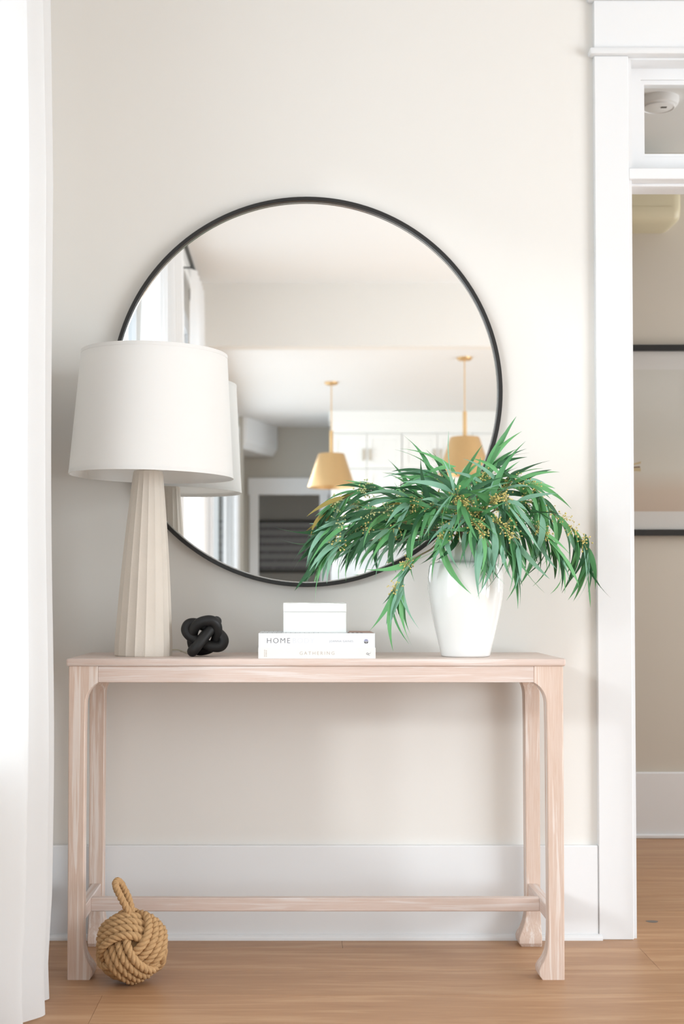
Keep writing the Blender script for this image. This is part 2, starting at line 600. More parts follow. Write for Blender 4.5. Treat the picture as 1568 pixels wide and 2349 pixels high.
# floor: slab with single oak planks that run along the back wall
b = MB()
b.box(XL - 0.2, XR + 0.2, -12.7, YF + 0.1, -0.10, -0.014)
floor = struct('floor', b, M['subfloor'])
R = random.Random(4)
seams = [-3.45, -3.23, -3.01, -2.79, -2.57, -2.35, -2.13, -1.91, -1.69, -1.47, -1.25, -1.028, -0.808, -0.563, -0.335, -0.112]
while seams[-1] < YF:
    seams.append(seams[-1] + 0.221)
joints = {(-0.808): -0.478, (-0.335): 0.924}
for i in range(len(seams) - 1):
    y0, y1 = seams[i], min(seams[i + 1], YF)
    if y1 - y0 < 0.03:
        continue
    start = joints.get(y0)
    if start is None:
        start = [-2.05, -0.15, 0.35, -1.2][i % 4] + 1.55 + R.uniform(-.3, .3)
    L = 2.2
    x = start
    while x > XL:
        x -= L
    while x < 3.3:
        a, c = max(x, XL), min(x + L, 3.3)
        if c - a > 0.04:
            g = 0.00025
            pb = MB()
            pb.box(a + g, c - g, y0 + g, y1 - g, -0.0139, 0.0, 0.0007)
            pb.build('floor_plank', M['plank'], floor)
        x += L
kb = MB()
kx, ky = inv(1495, 2109, 4.15).x, 4.15 + CAM_Y
n = 20
ring = [(kx + 0.018 * cos(2 * pi * j / n) * (1 + .12 * sin(3 * 2 * pi * j / n)), ky + 0.016 * sin(2 * pi * j / n), 0.0003) for j in range(n)]
kb.add(ring + [(kx, ky, 0.0005)], [(j, (j + 1) % n, n) for j in range(n)])
kb.build('wood_knot', M['knot_spot'], floor, label='dark grey oval knot in the oak floor')

# baseboard of the back wall
b = MB()
b.box(XL, 0.834, -0.016, 0, 0, 0.262, 0.004, 2)
prof = [(0, 0), (-0.014, 0), (-0.0135, 0.006), (-0.011, 0.011), (-0.006, 0.0145), (0, 0.016)]
b.add([(XL, -0.016 + a, z) for a, z in prof] + [(0.842, -0.016 + a, z) for a, z in prof],
      [(i, i + 1, i + 7, i + 6) for i in range(5)] + [(0, 6, 11, 5), tuple(range(5, -1, -1)), tuple(range(6, 12))])
struct('baseboard_back', b, M['trim'])
b = MB().box(XL, XL + 0.016, -5.3, -0.02, 0, 0.26, 0.002)
struct('baseboard_left', b, M['trim'])

# doorway casing, head, transom bar and transom light
trim = MB()
for (x0, x1) in ((0.834, DX0), (DX1, DX1 + 0.097)):
    trim.box(x0, x1, -0.020, 0.002, 0, DZ, 0.002)
casing = struct('trim_3', trim, M['trim'])
b = MB()
b.box(0.834 - 0.014, DX1 + 0.111, -0.036, 0.002, DZ, DZ + 0.020, 0.006, 2)
b.build('head_bead', M['trim'], casing, smooth=True)
b = MB()
b.box(0.834, DX1 + 0.097, -0.022, 0.002, DZ + 0.020, DZ + 0.158, 0.001)
b.build('head_board', M['trim'], casing)
b = MB()
b.box(0.834 - 0.016, DX1 + 0.113, -0.042, 0.002, DZ + 0.158, DZ + 0.190, 0.006, 2)
b.build('head_cap', M['trim'], casing, smooth=True)
b = MB()
b.box(DX0 - 0.004, DX0 + 0.012, -0.003, 0.142, 0, DZ - 0.006).box(DX1 - 0.012, DX1 + 0.004, -0.003, 0.142, 0, DZ - 0.006)
b.box(DX0 - 0.004, DX1 + 0.004, -0.003, 0.142, DZ - 0.006, DZ + 0.01)
b.build('door_jamb', M['trim'], casing)
b = MB()
b.box(DX0, DX1, -0.016, 0.139, 2.147, 2.178, 0.002)
b.box(DX0 + 0.012, DX1 - 0.012, 0.030, 0.055, 2.139, 2.148, 0.002)
b.build('transom_bar', M['trim'], casing)
b = MB()
for (x0, x1) in ((0.834, DX0), (DX1, DX1 + 0.097)):
    b.box(x0, x1, 0.13, 0.152, 0, DZ + 0.1, 0.002)
b.box(0.834, DX1 + 0.097, 0.13, 0.152, DZ, DZ + 0.11, 0.002)
b.build('rear_casing', M['trim'], casing)

b = MB()
tx0, tx1, tz0, tz1 = DX0 + 0.012, DX1 - 0.012, 2.178, DZ - 0.006
gx0, gx1, gz0, gz1 = 0.998, DX1 - 0.067, 2.246, 2.449
yf0, yf1 = 0.062, 0.100
b.box(tx0, gx0 - 0.012, yf0, yf1, tz0, tz1).box(gx1 + 0.012, tx1, yf0, yf1, tz0, tz1)
b.box(gx0 - 0.012, gx1 + 0.012, yf0, yf1, tz0, gz0 - 0.012).box(gx0 - 0.012, gx1 + 0.012, yf0, yf1, gz1 + 0.012, tz1)
b.box(gx0 - 0.012, gx0, yf0 + 0.008, yf1 - 0.001, gz0 - 0.012, gz1 + 0.012).box(gx1, gx1 + 0.012, yf0 + 0.008, yf1 - 0.001, gz0 - 0.012, gz1 + 0.012)
b.box(gx0, gx1, yf0 + 0.008, yf1 - 0.001, gz0 - 0.012, gz0).box(gx0, gx1, yf0 + 0.008, yf1 - 0.001, gz1, gz1 + 0.012)
win = struct('window_1', b, M['trim'])
b = MB().box(gx0 - 0.006, gx1 + 0.006, 0.079, 0.083, gz0 - 0.006, gz1 + 0.006)
b.build('glass_pane', M['glass'], win)


def wall_window(name, w, x, cols, rows, depth=0.15):
    """a sash window in a wall that faces +X, casing on the room side"""
    y0, y1, z0, z1 = w
    fr = MB()
    xm = x - (depth * 0.6 if depth > 0.1 else 0.012)
    tk = 0.02 if depth > 0.1 else 0.008
    for (a, c, d, e) in ((y0, y0 + 0.05, z0, z1), (y1 - 0.05, y1, z0, z1), (y0, y1, z0, z0 + 0.05), (y0, y1, z1 - 0.05, z1)):
        fr.box(xm - tk, xm + tk, a, c, d, e)
    for i in range(1, cols):
        yy = y0 + (y1 - y0) * i / cols
        fr.box(xm - tk * 0.75, xm + tk * 0.75, yy - 0.018, yy + 0.018, z0 + 0.05, z1 - 0.05)
    for i in range(1, rows):
        zz = z0 + (z1 - z0) * i / rows
        fr.box(xm - tk * 0.75, xm + tk * 0.75, y0 + 0.05, y1 - 0.05, zz - 0.012, zz + 0.012)
    o = struct(name, fr, M['trim'])
    cs = MB()
    cs.box(x - 0.002, x + 0.018, y0 - 0.08, y0, z0 - 0.02, z1 + 0.1).box(x - 0.002, x + 0.018, y1, y1 + 0.08, z0 - 0.02, z1 + 0.1)
    cs.box(x - 0.002, x + 0.018, y0, y1, z1, z1 + 0.1)
    cs.build('casing', M['trim'], o)
    MB().box(x - depth * 0.6, x + 0.022, y0 - 0.1, y1 + 0.1, z0 - 0.03, z0).build('window_sill', M['trim'], o)
    for i in range(cols):
        for j in range(rows):
            a, c = y0 + (y1 - y0) * i / cols, y0 + (y1 - y0) * (i + 1) / cols
            d, e = z0 + (z1 - z0) * j / rows, z0 + (z1 - z0) * (j + 1) / rows
            MB().box(xm - 0.002, xm + 0.002, a + 0.012, c - 0.012, d + 0.01, e - 0.01).build('glass_pane', M['glass'], o)
    return o


wall_window('window_2', W1, XL, 2, 2)
wall_window('window_3', W2, XL, 2, 2)
wall_window('window_4', KW, XK, 2, 1, 0.02)

# ------------------------------------------------------------------ console table
TZ = 0.8036
YA, YB = -0.429, -0.040       # front and back of the legs
XA, XB = -0.585, 0.660
table = thing('console_table', 'long whitewashed wooden console table with curved leg brackets below the round mirror', 'table', (0.037, -0.235, 0))
b = MB()
# top: bull-nosed board
rr, x0, x1, y0, y1 = 0.006, XA - 0.006, XB + 0.006, YA - 0.006, YB + 0.012
b.box(x0, x1, y0, y1, TZ - 0.0195, TZ, 0.0055, 3)
b.build('table_top', M['wood_x'], table, smooth=True, angle=50)
prof = [(0.0, 0.056), (0.010, 0.063), (0.022, 0.064), (0.034, 0.059), (0.048, 0.051), (0.064, 0.045), (0.085, 0.0415), (0.12, 0.040), (0.40, 0.0405),
        (0.62, 0.0415), (0.690, 0.0425), (0.700, 0.0435), (0.710, 0.0460), (0.720, 0.0505), (0.730, 0.0575), (0.737, 0.0650), (0.743, 0.0740), (0.784, 0.0740)]
for sx, ox in ((1, XA), (-1, XB)):
    for sy, oy in ((1, YA), (-1, YB)):
        rings = []
        for z, w in prof:
            c = 0.002
            q = [(c, 0), (w - c, 0), (w, c), (w, w - c), (w - c, w), (c, w), (0, w - c), (0, c)]
            rings.append([(ox + sx * u, oy + sy * v, z) for u, v in q])
        MB().loft(rings).build('leg', M['wood_z'], table, smooth=True, angle=28)
MB().box(XA + 0.0742, XB - 0.0742, YA + 0.0004, YA + 0.022, 0.7435, 0.784, 0.001).build('front_apron', M['wood_x'], table)
MB().box(XA + 0.0742, XB - 0.0742, YB - 0.022, YB - 0.0004, 0.7435, 0.784, 0.001).build('rear_apron', M['wood_x'], table)
for x0, x1 in ((XA + 0.0004, XA + 0.022), (XB - 0.022, XB - 0.0004)):
    MB().box(x0, x1, YA + 0.0742, YB - 0.0742, 0.7435, 0.784, 0.001).build('side_apron', M['wood_y'], table)
for x0, x1 in ((XA + 0.008, XA + 0.034), (XB - 0.034, XB - 0.008)):
    MB().box(x0, x1, YA + 0.036, YB - 0.036, 0.133, 0.169, 0.002).build('side_stretcher', M['wood_y'], table)
MB().box(XA + 0.033, XB - 0.033, -0.262, -0.236, 0.133, 0.168, 0.002).build('long_stretcher', M['wood_x'], table)

# ------------------------------------------------------------------ round mirror
MC = Vector((0.0160, -0.001, 1.5395))
MR = 0.5527
mir = thing('round_mirror', 'large round wall mirror with thin black metal frame above the console table', 'mirror', (MC.x, 0, MC.z))
n = 160
rings = []
for r, y in ((MR - 0.011, -0.0015), (MR, -0.0015), (MR, -0.029), (MR - 0.001, -0.030), (MR - 0.010, -0.030), (MR - 0.011, -0.029), (MR - 0.011, -0.0125), (MR - 0.011, -0.0015)):
    rings.append([(MC.x + r * cos(2 * pi * j / n), y, MC.z + r * sin(2 * pi * j / n)) for j in range(n)])
MB().loft(rings, True, False).build('mirror_frame', M['black_metal'], mir, smooth=True)
g = MB()
ring = [(MC.x + (MR - 0.0145) * cos(2 * pi * j / n), -0.0122, MC.z + (MR - 0.0145) * sin(2 * pi * j / n)) for j in range(n)]
g.add(ring, [tuple(range(n))])
g.build('mirror_glass', M['mirror'], mir)
rings = []
for r, y in ((MR - 0.0145, -0.0122), (MR - 0.0145, -0.003), (MR - 0.0108, -0.003), (MR - 0.0108, -0.0160), (MR - 0.0125, -0.0160), (MR - 0.0145, -0.0122)):
    rings.append([(MC.x + r * cos(2 * pi * j / n), y, MC.z + r * sin(2 * pi * j / n)) for j in range(n)])
MB().loft(rings, True, False).build('glass_edge', M['mirror_edge'], mir, smooth=True)

# ------------------------------------------------------------------ table lamp
LX, LY = -0.4155, -0.270
lamp = thing('table_lamp', 'table lamp with fluted grey tapered base and wide white drum shade on the console table', 'lamp', (LX, LY, TZ - 0.0008))
NF, NS = 18, 10


def flute(a, z):
    u = (a / (2 * pi) * NF) % 1.0
    k = 0.036 if z < TZ + 0.478 else 0.036 * max(0, (TZ + 0.489 - z) / 0.011)
    return 1.0 - k * (4 * u * (1 - u)) ** 0.8


zb = TZ - 0.0008
pr = [(0.0745, 0.0), (0.0762, 0.003), (0.0762, 0.03)]
for i in range(1, 25):
    t = i / 24
    pr.append((0.0762 - 0.0362 * t + 0.0035 * sin(pi * t), 0.03 + 0.448 * t))
pr += [(0.0392, 0.484), (0.0372, 0.488), (0.030, 0.490), (0.001, 0.490)]
MB().lathe([(r, z + zb) for r, z in pr], LX, LY, NF * NS, True, flute).build('lamp_base', M['lamp'], lamp, smooth=True, angle=22)
MB().lathe([(0.014, zb + 0.488), (0.014, zb + 0.53), (0.019, zb + 0.532), (0.019, zb + 0.60), (0.001, zb + 0.60)], LX, LY, 24, True).build('lamp_socket', M['nickel'], lamp, smooth=True)
SX = LX + 0.0085
z0, z1, r0, r1 = zb + 0.4740, zb + 0.800, 0.2165, 0.1925


def srad(z):
    return r0 + (r1 - r0) * (z - z0) / (z1 - z0)


sh = MB()
sh.lathe([(srad(z0), z0), (srad(z1), z1), (srad(z1) - 0.0022, z1), (srad(z0) - 0.0022, z0), (srad(z0), z0)], SX, LY, 96)
shade = sh.build('lamp_shade', M['shade'], lamp, smooth=True)
for za in (z0, z1 - 0.009):
    zt = za + 0.009
    t = MB().lathe([(srad(za) + 0.0007, za - 0.0003), (srad(zt) + 0.0007, zt), (srad(zt) + 0.0001, zt + 0.0004), (srad(zt) - 0.003, zt), (srad(za) - 0.003, za - 0.0003), (srad(za) + 0.0007, za - 0.0003)], SX, LY, 96)
    t.build('shade_trim', M['shade_trim'], shade, smooth=True)
sp = MB()
for a in (0.5, 0.5 + 2 * pi / 3, 0.5 + 4 * pi / 3):
    sp.tube([(SX, LY, z1 - 0.03), (SX + (r1 - 0.004) * cos(a), LY + (r1 - 0.004) * sin(a), z1 - 0.012)], 0.0015, 6)
sp.tube([(SX, LY, zb + 0.59), (SX, LY, z1 - 0.005)], 0.004, 8)
sp.build('shade_spider', M['nickel'], shade, smooth=True)
lamp.rotation_euler = (0, radians(1.4), 0)
shade.rotation_euler = (0, 0, 0)
cd = MB().tube(crom([(LX + 0.058, LY + 0.035, TZ + 0.014), (LX + 0.085, LY + 0.06, TZ + 0.016), (LX + 0.105, LY + 0.10, TZ + 0.006), (LX + 0.110, LY + 0.15, TZ + 0.0055), (LX + 0.08, LY + 0.21, TZ + 0.0055)], 24), 0.0018, 6)
cd.build('lamp_cord', M['cord'], lamp, smooth=True)

# ------------------------------------------------------------------ black knot sculpture (three interlocked rings)
KS = 0.0001018
kc = Vector((-0.2515, -0.300, 0))
kz = TZ + (1285 - 780) * KS - 0.0003


def kpt(u, v, d):
    return Vector((kc.x + u * KS, kc.y - d * KS, kz - v * KS))


kn = MB()
for C, L, S in (((0, -8, 0), (34, -378, 215), (322, -60, 40)),
                ((-6, 12, 10), (290, -378, -215), (40, -20, 215)),
                ((5, -18, 0), (468, 205, 10), (-70, 196, 40))):
    C, L, S = Vector(C), Vector(L), Vector(S)
    m = 72
    path = []
    for i in range(m):
        a = 2 * pi * i / m
        ca, sa = cos(a), sin(a)
        q = 2.5  # a slightly squarish oval
        k = (abs(ca) ** q + abs(sa) ** q) ** (-1 / q)
        p = C + L * (ca * k) + S * (sa * k)
        path.append(kpt(p.x, p.y, p.z))
    kn.tube(path, 0.0138, 18, True)
lo = min(q.z for q in kn.v)
for q in kn.v:
    q.z += TZ - lo
ko = thing('knot_sculpture', 'matt black knot ornament of three interlocked wooden loops beside the lamp base', 'ornament', (kc.x, kc.y, TZ))
kn.build('knot_loops', M['knot'], ko, smooth=True, angle=80)


# ------------------------------------------------------------------ books and marble box
def text(name, s, x, z, y, size, m, parent, spacing=1.0, align='LEFT', rot=0.0, thin=0.0, sx=1.0):
    cu = bpy.data.curves.new(name, 'FONT')
    cu.body = s
    cu.size = size
    cu.space_character = spacing
    cu.align_x = align
    cu.align_y = 'CENTER'
    cu.offset = thin
    cu.extrude = 0.0
    cu.resolution_u = 3
    cu.materials.append(m)
    tmp = bpy.data.objects.new(name, cu)
    col.objects.link(tmp)
    dg = bpy.context.evaluated_depsgraph_get()
    me = bpy.data.meshes.new_from_object(tmp.evaluated_get(dg), depsgraph=dg)
    bpy.data.objects.remove(tmp)
    me.name = name
    o = bpy.data.objects.new(name, me)
    col.objects.link(o)
    o.parent = parent
    o.location = Vector((x, y, z)) - Vector(parent.location)
    o.rotation_euler = (pi / 2, rot, 0)
    o.scale = (sx, 1, 1)
    return o


def book(name, label, x0, x1, y0, y1, z0, z1, cover, spine):
    o = thing(name, label, 'book', ((x0 + x1) / 2, (y0 + y1) / 2, z0), 'books stacked on the console table')
    c = 0.0022
    # cover: spine at the front, two boards
    poly = [(y0, z0), (y1, z0), (y1, z0 + c), (y0 + c, z0 + c), (y0 + c, z1 - c), (y1, z1 - c), (y1, z1), (y0, z1)]
    m = MB()
    nn = len(poly)
    m.add([(x0, y, z) for y, z in poly] + [(x1, y, z) for y, z in poly],
          [(0, 1, 2, 3), (0, 3, 4, 7), (4, 5, 6, 7), (nn + 3, nn + 2, nn + 1, nn), (nn + 7, nn + 4, nn + 3, nn), (nn + 7, nn + 6, nn + 5, nn + 4)]
          + [(i, i + nn, (i + 1) % nn + nn, (i + 1) % nn) for i in range(nn)])
    m.build('cover', cover, o)
    MB().box(x0 + 0.003, x1 - 0.003, y0 + c + 0.0002, y1 - 0.003, z0 + c, z1 - c).build('pages', M['pages'], o)
    return o


B0, B1 = TZ, TZ + 0.0272
C0, C1 = B1, B1 + 0.0362
YBK = -0.430
bk = book('book', 'cream hardback lying flat at the bottom of the stack, spine reading GATHERING', -0.1076, 0.1878, YBK, YBK + 0.245, B0, B1, M['paper_cream'], None)
yy = YBK - 0.0003
zmid = (B0 + B1) / 2 - 0.0005
text('title_lettering', 'GATHERING', 0.0405, zmid, yy, 0.0120, M['ink_tan'], bk, 1.45, 'CENTER', thin=-0.0001)
text('monogram', 'R.', 0.1705, zmid, yy, 0.0150, M['ink'], bk, 1.0, 'CENTER', -pi / 2 + 0.35, thin=-0.00025, sx=0.9)
# two upright rows of tiny worn characters, too small to read
tm = MB()
Rt = random.Random(3)
for xc_, n_, zs_ in ((-0.0915, 6, 0.0031), (-0.0872, 6, 0.0029)):
    for k in range(n_):
        zc_ = zmid - 0.0078 + k * zs_
        w_, h_ = 0.0011 + Rt.random() * 0.0005, 0.00055 + Rt.random() * 0.0004
        tm.add([(xc_ - w_, yy, zc_ - h_), (xc_ + w_, yy, zc_ - h_), (xc_ + w_ * 0.7, yy, zc_ + h_), (xc_ - w_, yy, zc_ + h_)], [(0, 1, 2, 3)])
tm.build('author_lettering', M['ink_tan'], bk, kind='stuff')
bt = book('book', 'white hardback lying on top of the stack, spine reading HOMEBODY', -0.1070, 0.1863, YBK + 0.0015, YBK + 0.252, C0, C1, M['paper'], None)
yy = YBK + 0.0012
zmid = (C0 + C1) / 2 - 0.001
text('title_lettering', 'HOME', -0.0872, zmid, yy, 0.0190, M['ink'], bt, 1.24, 'LEFT', thin=-0.00025)
text('title_lettering', 'BODY', -0.0222, zmid, yy, 0.0190, M['ink_light'], bt, 1.15, 'LEFT', thin=-0.0003)
text('author_lettering', 'JOANNA GAINES', 0.0715, zmid - 0.001, yy, 0.0072, M['ink_mid'], bt, 1.12, 'LEFT', thin=-0.00008)
em = MB()
ex, ez, er = 0.1642, zmid - 0.0012, 0.0054
n = 16
top = [(ex + er * cos(pi * j / n), yy, ez + 0.0004 + er * sin(pi * j / n)) for j in range(n + 1)]
em.add(top, [tuple(range(n + 1))])
em.build('emblem_top', M['ink_lilac'], bt)
em = MB()
lo_l = [(ex - 0.0005 + (er - 0.0005) * cos(pi + pi / 2 * j / n), yy, ez - 0.0004 + er * sin(pi + pi / 2 * j / n)) for j in range(n + 1)] + [(ex - 0.0005, yy, ez - 0.0004)]
lo_r = [(ex + 0.0005 + (er - 0.0005) * cos(1.5 * pi + pi / 2 * j / n), yy, ez - 0.0004 + er * sin(1.5 * pi + pi / 2 * j / n)) for j in range(n + 1)] + [(ex + 0.0005, yy, ez - 0.0004)]
em.add(lo_l, [tuple(range(n + 2))])
em.add(lo_r, [tuple(range(n + 2))])
em.build('emblem_base', M['ink'], bt)
# print on the upper cover: row of letter strokes at the left, picture at the right
pm = MB()
for i in range(13):
    x = -0.098 + i * 0.0118
    for dy_ in (0.035, 0.19):
        pm.add([(x, YBK + dy_, C1 + 0.0003), (x + 0.0016, YBK + dy_, C1 + 0.0003), (x + 0.0016, YBK + dy_ + 0.03, C1 + 0.0003), (x, YBK + dy_ + 0.03, C1 + 0.0003)], [(0, 1, 2, 3)])
for i in range(4):
    x = 0.118 + i * 0.011
    pm.add([(x, YBK + 0.02, C1 + 0.0003), (x + 0.006, YBK + 0.02, C1 + 0.0003), (x + 0.006, YBK + 0.07, C1 + 0.0003), (x, YBK + 0.07, C1 + 0.0003)], [(0, 1, 2, 3)])
pm.build('cover_print', M['ink'], bt, kind='stuff')
pm = MB().add([(0.120, YBK + 0.075, C1 + 0.0003), (0.1855, YBK + 0.012, C1 + 0.0003), (0.1855, YBK + 0.245, C1 + 0.0003), (0.130, YBK + 0.245, C1 + 0.0003)], [(0, 1, 2, 3)])
pm.build('cover_picture', M['ink_rose'], bt)

bx = thing('marble_box', 'small lidded white marble box standing on the two stacked books', 'box', (0.0357, -0.295, C1))
x0, x1, y0, y1 = -0.0455, 0.1168, -0.352, -0.235
MB().box(x0, x1, y0, y1, C1, C1 + 0.0530, 0.0012).build('box_body', M['marble'], bx)
lid = MB()
R = random.Random(9)
nx, ny = 28, 10
zt = C1 + 0.0775
rows = []
for j in range(ny + 1):
    rows.append([])
    for i in range(nx + 1):
        x, y = x0 + (x1 - x0) * i / nx, y0 + (y1 - y0) * j / ny
        e = 1.0 if (j in (0, ny) or i in (0, nx)) else 0.0
        dz = -0.0016 * e * (0.5 + 0.5 * sin(i * 0.55 + j * 0.9)) - 0.0008 * e * R.random() - 0.0012 * (i / nx) * e
        rows[-1].append((x, y, zt + dz))
vs = [p for r in rows for p in r]
fs = [(j * (nx + 1) + i, j * (nx + 1) + i + 1, (j + 1) * (nx + 1) + i + 1, (j + 1) * (nx + 1) + i) for j in range(ny) for i in range(nx)]
edge = [(0, i) for i in range(nx)] + [(j, nx) for j in range(ny)] + [(ny, i) for i in range(nx, 0, -1)] + [(j, 0) for j in range(ny, 0, -1)]
base = len(vs)
vs += [(rows[j][i][0], rows[j][i][1], C1 + 0.0535) for j, i in edge]
m_ = len(edge)
fs += [(edge[k][0] * (nx + 1) + edge[k][1], base + k, base + (k + 1) % m_, edge[(k + 1) % m_][0] * (nx + 1) + edge[(k + 1) % m_][1]) for k in range(m_)]
fs.append(tuple(base + k for k in range(m_)))
lid.add(vs, fs)
lid.build('box_lid', M['marble'], bx)

# ------------------------------------------------------------------ vase
VX, VY = 0.4285, -0.310
vase = thing('vase', 'tall white glazed ceramic vase holding eucalyptus branches at the right end of the table', 'vase', (VX, VY, TZ))
pv = [(0.0, 0.0), (0.058, 0.0), (0.0625, 0.0015), (0.0640, 0.005), (0.0690, 0.028), (0.0790, 0.070), (0.0890, 0.115), (0.0958, 0.150), (0.0985, 0.178), (0.0980, 0.205), (0.0955, 0.226),
      (0.0935, 0.236), (0.0905, 0.2415), (0.0840, 0.2440), (0.0765, 0.2455), (0.0705, 0.2475), (0.0672, 0.2520), (0.0655, 0.262), (0.0650, 0.280), (0.0652, 0.2935), (0.0640, 0.2955), (0.0620, 0.2950),
      (0.0610, 0.290), (0.0600, 0.262), (0.062, 0.25), (0.086, 0.23), (0.088, 0.20), (0.07, 0.08), (0.05, 0.02), (0.0, 0.02)]
MB().lathe([(max(r, 0.0003), z + TZ) for r, z in pv], VX, VY, 72, False).build('vase_body', M['vase'], vase, smooth=True, angle=50)


# ------------------------------------------------------------------ eucalyptus
def leaf_mesh(name, L, Wd, sick, droop, material, twist=0.0):
    vs, fs = [], []
    ns = 9
    for i in range(ns + 1):
        t = i / ns
        w = Wd * (sin(pi * min(1, t ** 0.72 * 0.985 + 0.015)) ** 0.85) * (1 - 0.15 * t)
        if i == ns:
            w = 0.0002
        if i == 0:
            w = 0.0007
        cx_, cy_, cz_ = L * (t - 0.18 * droop * t * t * t), L * sick * t * t, -L * droop * t * t
        a = twist * t
        for s in (-1, 0, 1):
            oy, oz = s * w, (0.22 * w if s else 0.0)
            vs.append((cx_, cy_ + oy * cos(a) - oz * sin(a), cz_ + oy * sin(a) + oz * cos(a)))
    for i in range(ns):
        for s in (0, 1):
            a = i * 3 + s
            fs.append((a, a + 3, a + 4, a + 1))
    me = bpy.data.meshes.new(name)
    me.from_pydata(vs, [], fs)
    me.materials.append(material)
    me.shade_smooth()
    return me


R = random.Random(21)
LEAVES = {}
LLEN = [0.098, 0.106, 0.114, 0.122, 0.130, 0.138, 0.118, 0.126]
for mi in range(5):
    LEAVES[mi] = []
    for k in range(8):
        LEAVES[mi].append(leaf_mesh('leaf', LLEN[k], 0.0070 + 0.0006 * (k % 4), [0.18, 0.38, 0.28, 0.50, 0.14, 0.44, 0.60, 0.33][k], [0.10, 0.25, 0.35, 0.16, 0.45, 0.12, 0.22, 0.55][k], LM[mi], [0.5, -0.7, 1.3, -1.1, 0.3, 0.9, -1.5, 1.8][k]))


def branch(label, pts, n_leaves, spread=0.7, grav=0.35, tang=0.8, t0=0.30, mats=(4, 3, 4, 2, 0), seeds=2, size=1.0, tip=0.0, seedmat='seed', extra=()):
    """pts: (px, py, dy); first point lies in the mouth of the vase"""
    P = [Vector((VX + R.uniform(-.02, .02), VY + R.uniform(-.02, .02), TZ + 0.10))] + [inv(*p) for p in pts]
    path = crom(P, 40)
    o = thing('eucalyptus_branch', label, 'branch', tuple(P[1]), 'eucalyptus branches in the white vase')
    MB().tube(path, lambda t: 0.0022 * (1 - 0.7 * t) + 0.0005, 6).build('stem', M['stem'], o, smooth=True)
    bag = [mi for mi, k in enumerate(mats) for _ in range(k)]
    n_leaves = int(n_leaves * 1.1)
    for i in range(n_leaves):
        t = t0 + (1 - t0) * (i + R.random() * 0.8) / n_leaves
        k = min(t, 0.999) * 39
        a = int(k)
        p = path[a].lerp(path[a + 1], k - a)
        tg = (path[min(a + 2, 39)] - path[max(a - 1, 0)]).normalized()
        rad = Vector((R.gauss(0, 1), R.gauss(0, 0.7), R.gauss(0, 1)))
        rad = (rad - tg * rad.dot(tg)).normalized()
        d = tg * (tang + tip * t) + rad * spread * R.uniform(0.4, 1.1) + Vector((0, 0, -grav * R.uniform(0.4, 1.4)))
        if p.y + d.normalized().y * 0.1 > -0.07:
            d.y -= 0.7
        d.normalize()
        if R.random() < 0.62:
            nrm = Vector((R.gauss(0, 0.45), -1.0, 0.35 + R.gauss(0, 0.45)))
        else:
            nrm = Vector((R.gauss(0, 0.6), -0.45 + R.gauss(0, 0.4), 0.8 + R.gauss(0, 0.3)))
        yv = nrm.cross(d).normalized()
        flip = -1 if yv.z > 0 or R.random() < 0.12 else 1     # the sickle bends with its own weight
        zv = d.cross(yv).normalized()
        s = R.uniform(0.78, 1.18) * size
        mw = Matrix((d, yv, zv)).transposed().to_4x4()
        lf = bpy.data.objects.new('leaf', R.choice(LEAVES[R.choice(bag)]))
        col.objects.link(lf)
        lf.parent = o
        mw.translation = p - P[1]
        lf.matrix_basis = mw @ Matrix.Diagonal((s, s * flip, s, 1))
    for (px0, py0, px1, py1, dy_, mi, ln) in extra:      # leaves that stand out of the bunch
        p, q = inv(px0, py0, dy_), inv(px1, py1, dy_ - 0.02)
        d = (q - p)
        LN = d.length
        d.normalize()
        nrm = Vector((0.1, -0.8, 0.45))
        yv = nrm.cross(d).normalized()
        zv = d.cross(yv).normalized()
        me = LEAVES[mi][ln]
        s = LN / LLEN[ln] * 1.03
        flip = -1 if yv.z > 0 else 1
        lf = bpy.data.objects.new('leaf', me)
        col.objects.link(lf)
        lf.parent = o
        mw = Matrix((d, yv, zv)).transposed().to_4x4()
        mw.translation = p - P[1]
        lf.matrix_basis = mw @ Matrix.Diagonal((s, min(s, 1.15) * flip, s, 1))
    for i in range(seeds + 1):
        t = 0.45 + 0.5 * (i + R.random()) / (seeds + 1)
        p = path[int(min(t, 0.99) * 39)]
        sb = MB()
        for _ in range(24):
            d = Vector((R.gauss(0, 1), R.gauss(0, 1) - 0.5, R.gauss(0, 1) + 0.2)).normalized()
            e = p + d * R.uniform(0.010, 0.030)
            sb.tube([p, p.lerp(e, 0.5) + Vector((0, 0, 0.003)), e], 0.0004, 3, caps=False)
            bmh = bmesh.new()
            bmesh.ops.create_icosphere(bmh, subdivisions=1, radius=R.uniform(0.0017, 0.0029))
            for q in bmh.verts:
                q.co = q.co + e
            sb.bm(bmh)
        sb.build('seed_cluster', M[seedmat], o, smooth=True, angle=80, kind='stuff', label='cluster of small golden seeds')
    return o


D0 = 3.62
branch('eucalyptus branch reaching farthest left across the lower mirror', [(1060, 1240, D0), (1010, 1185, 3.60), (920, 1172, 3.58), (820, 1185, 3.56), (745, 1215, 3.55)], 34, 0.62, 0.10, 1.0, 0.36, seeds=3, tip=1.0, seedmat='seed_pale',
       extra=[(800, 1205, 683, 1250, 3.55, 1, 5), (790, 1140, 698, 1165, 3.55, 4, 0), (770, 1235, 690, 1262, 3.56, 2, 1)])
branch('eucalyptus branch with pale seeds arching left just below the hanging brass lamp', [(1060, 1240, D0), (1010, 1190, 3.62), (920, 1150, 3.62), (840, 1122, 3.62), (780, 1150, 3.60), (745, 1180, 3.58)], 28, 0.62, 0.10, 1.0, 0.36, seeds=3, tip=0.9, seedmat='seed_pale', mats=(4, 3, 3, 1, 2),
       extra=[(855, 1125, 805, 1098, 3.62, 1, 0)])
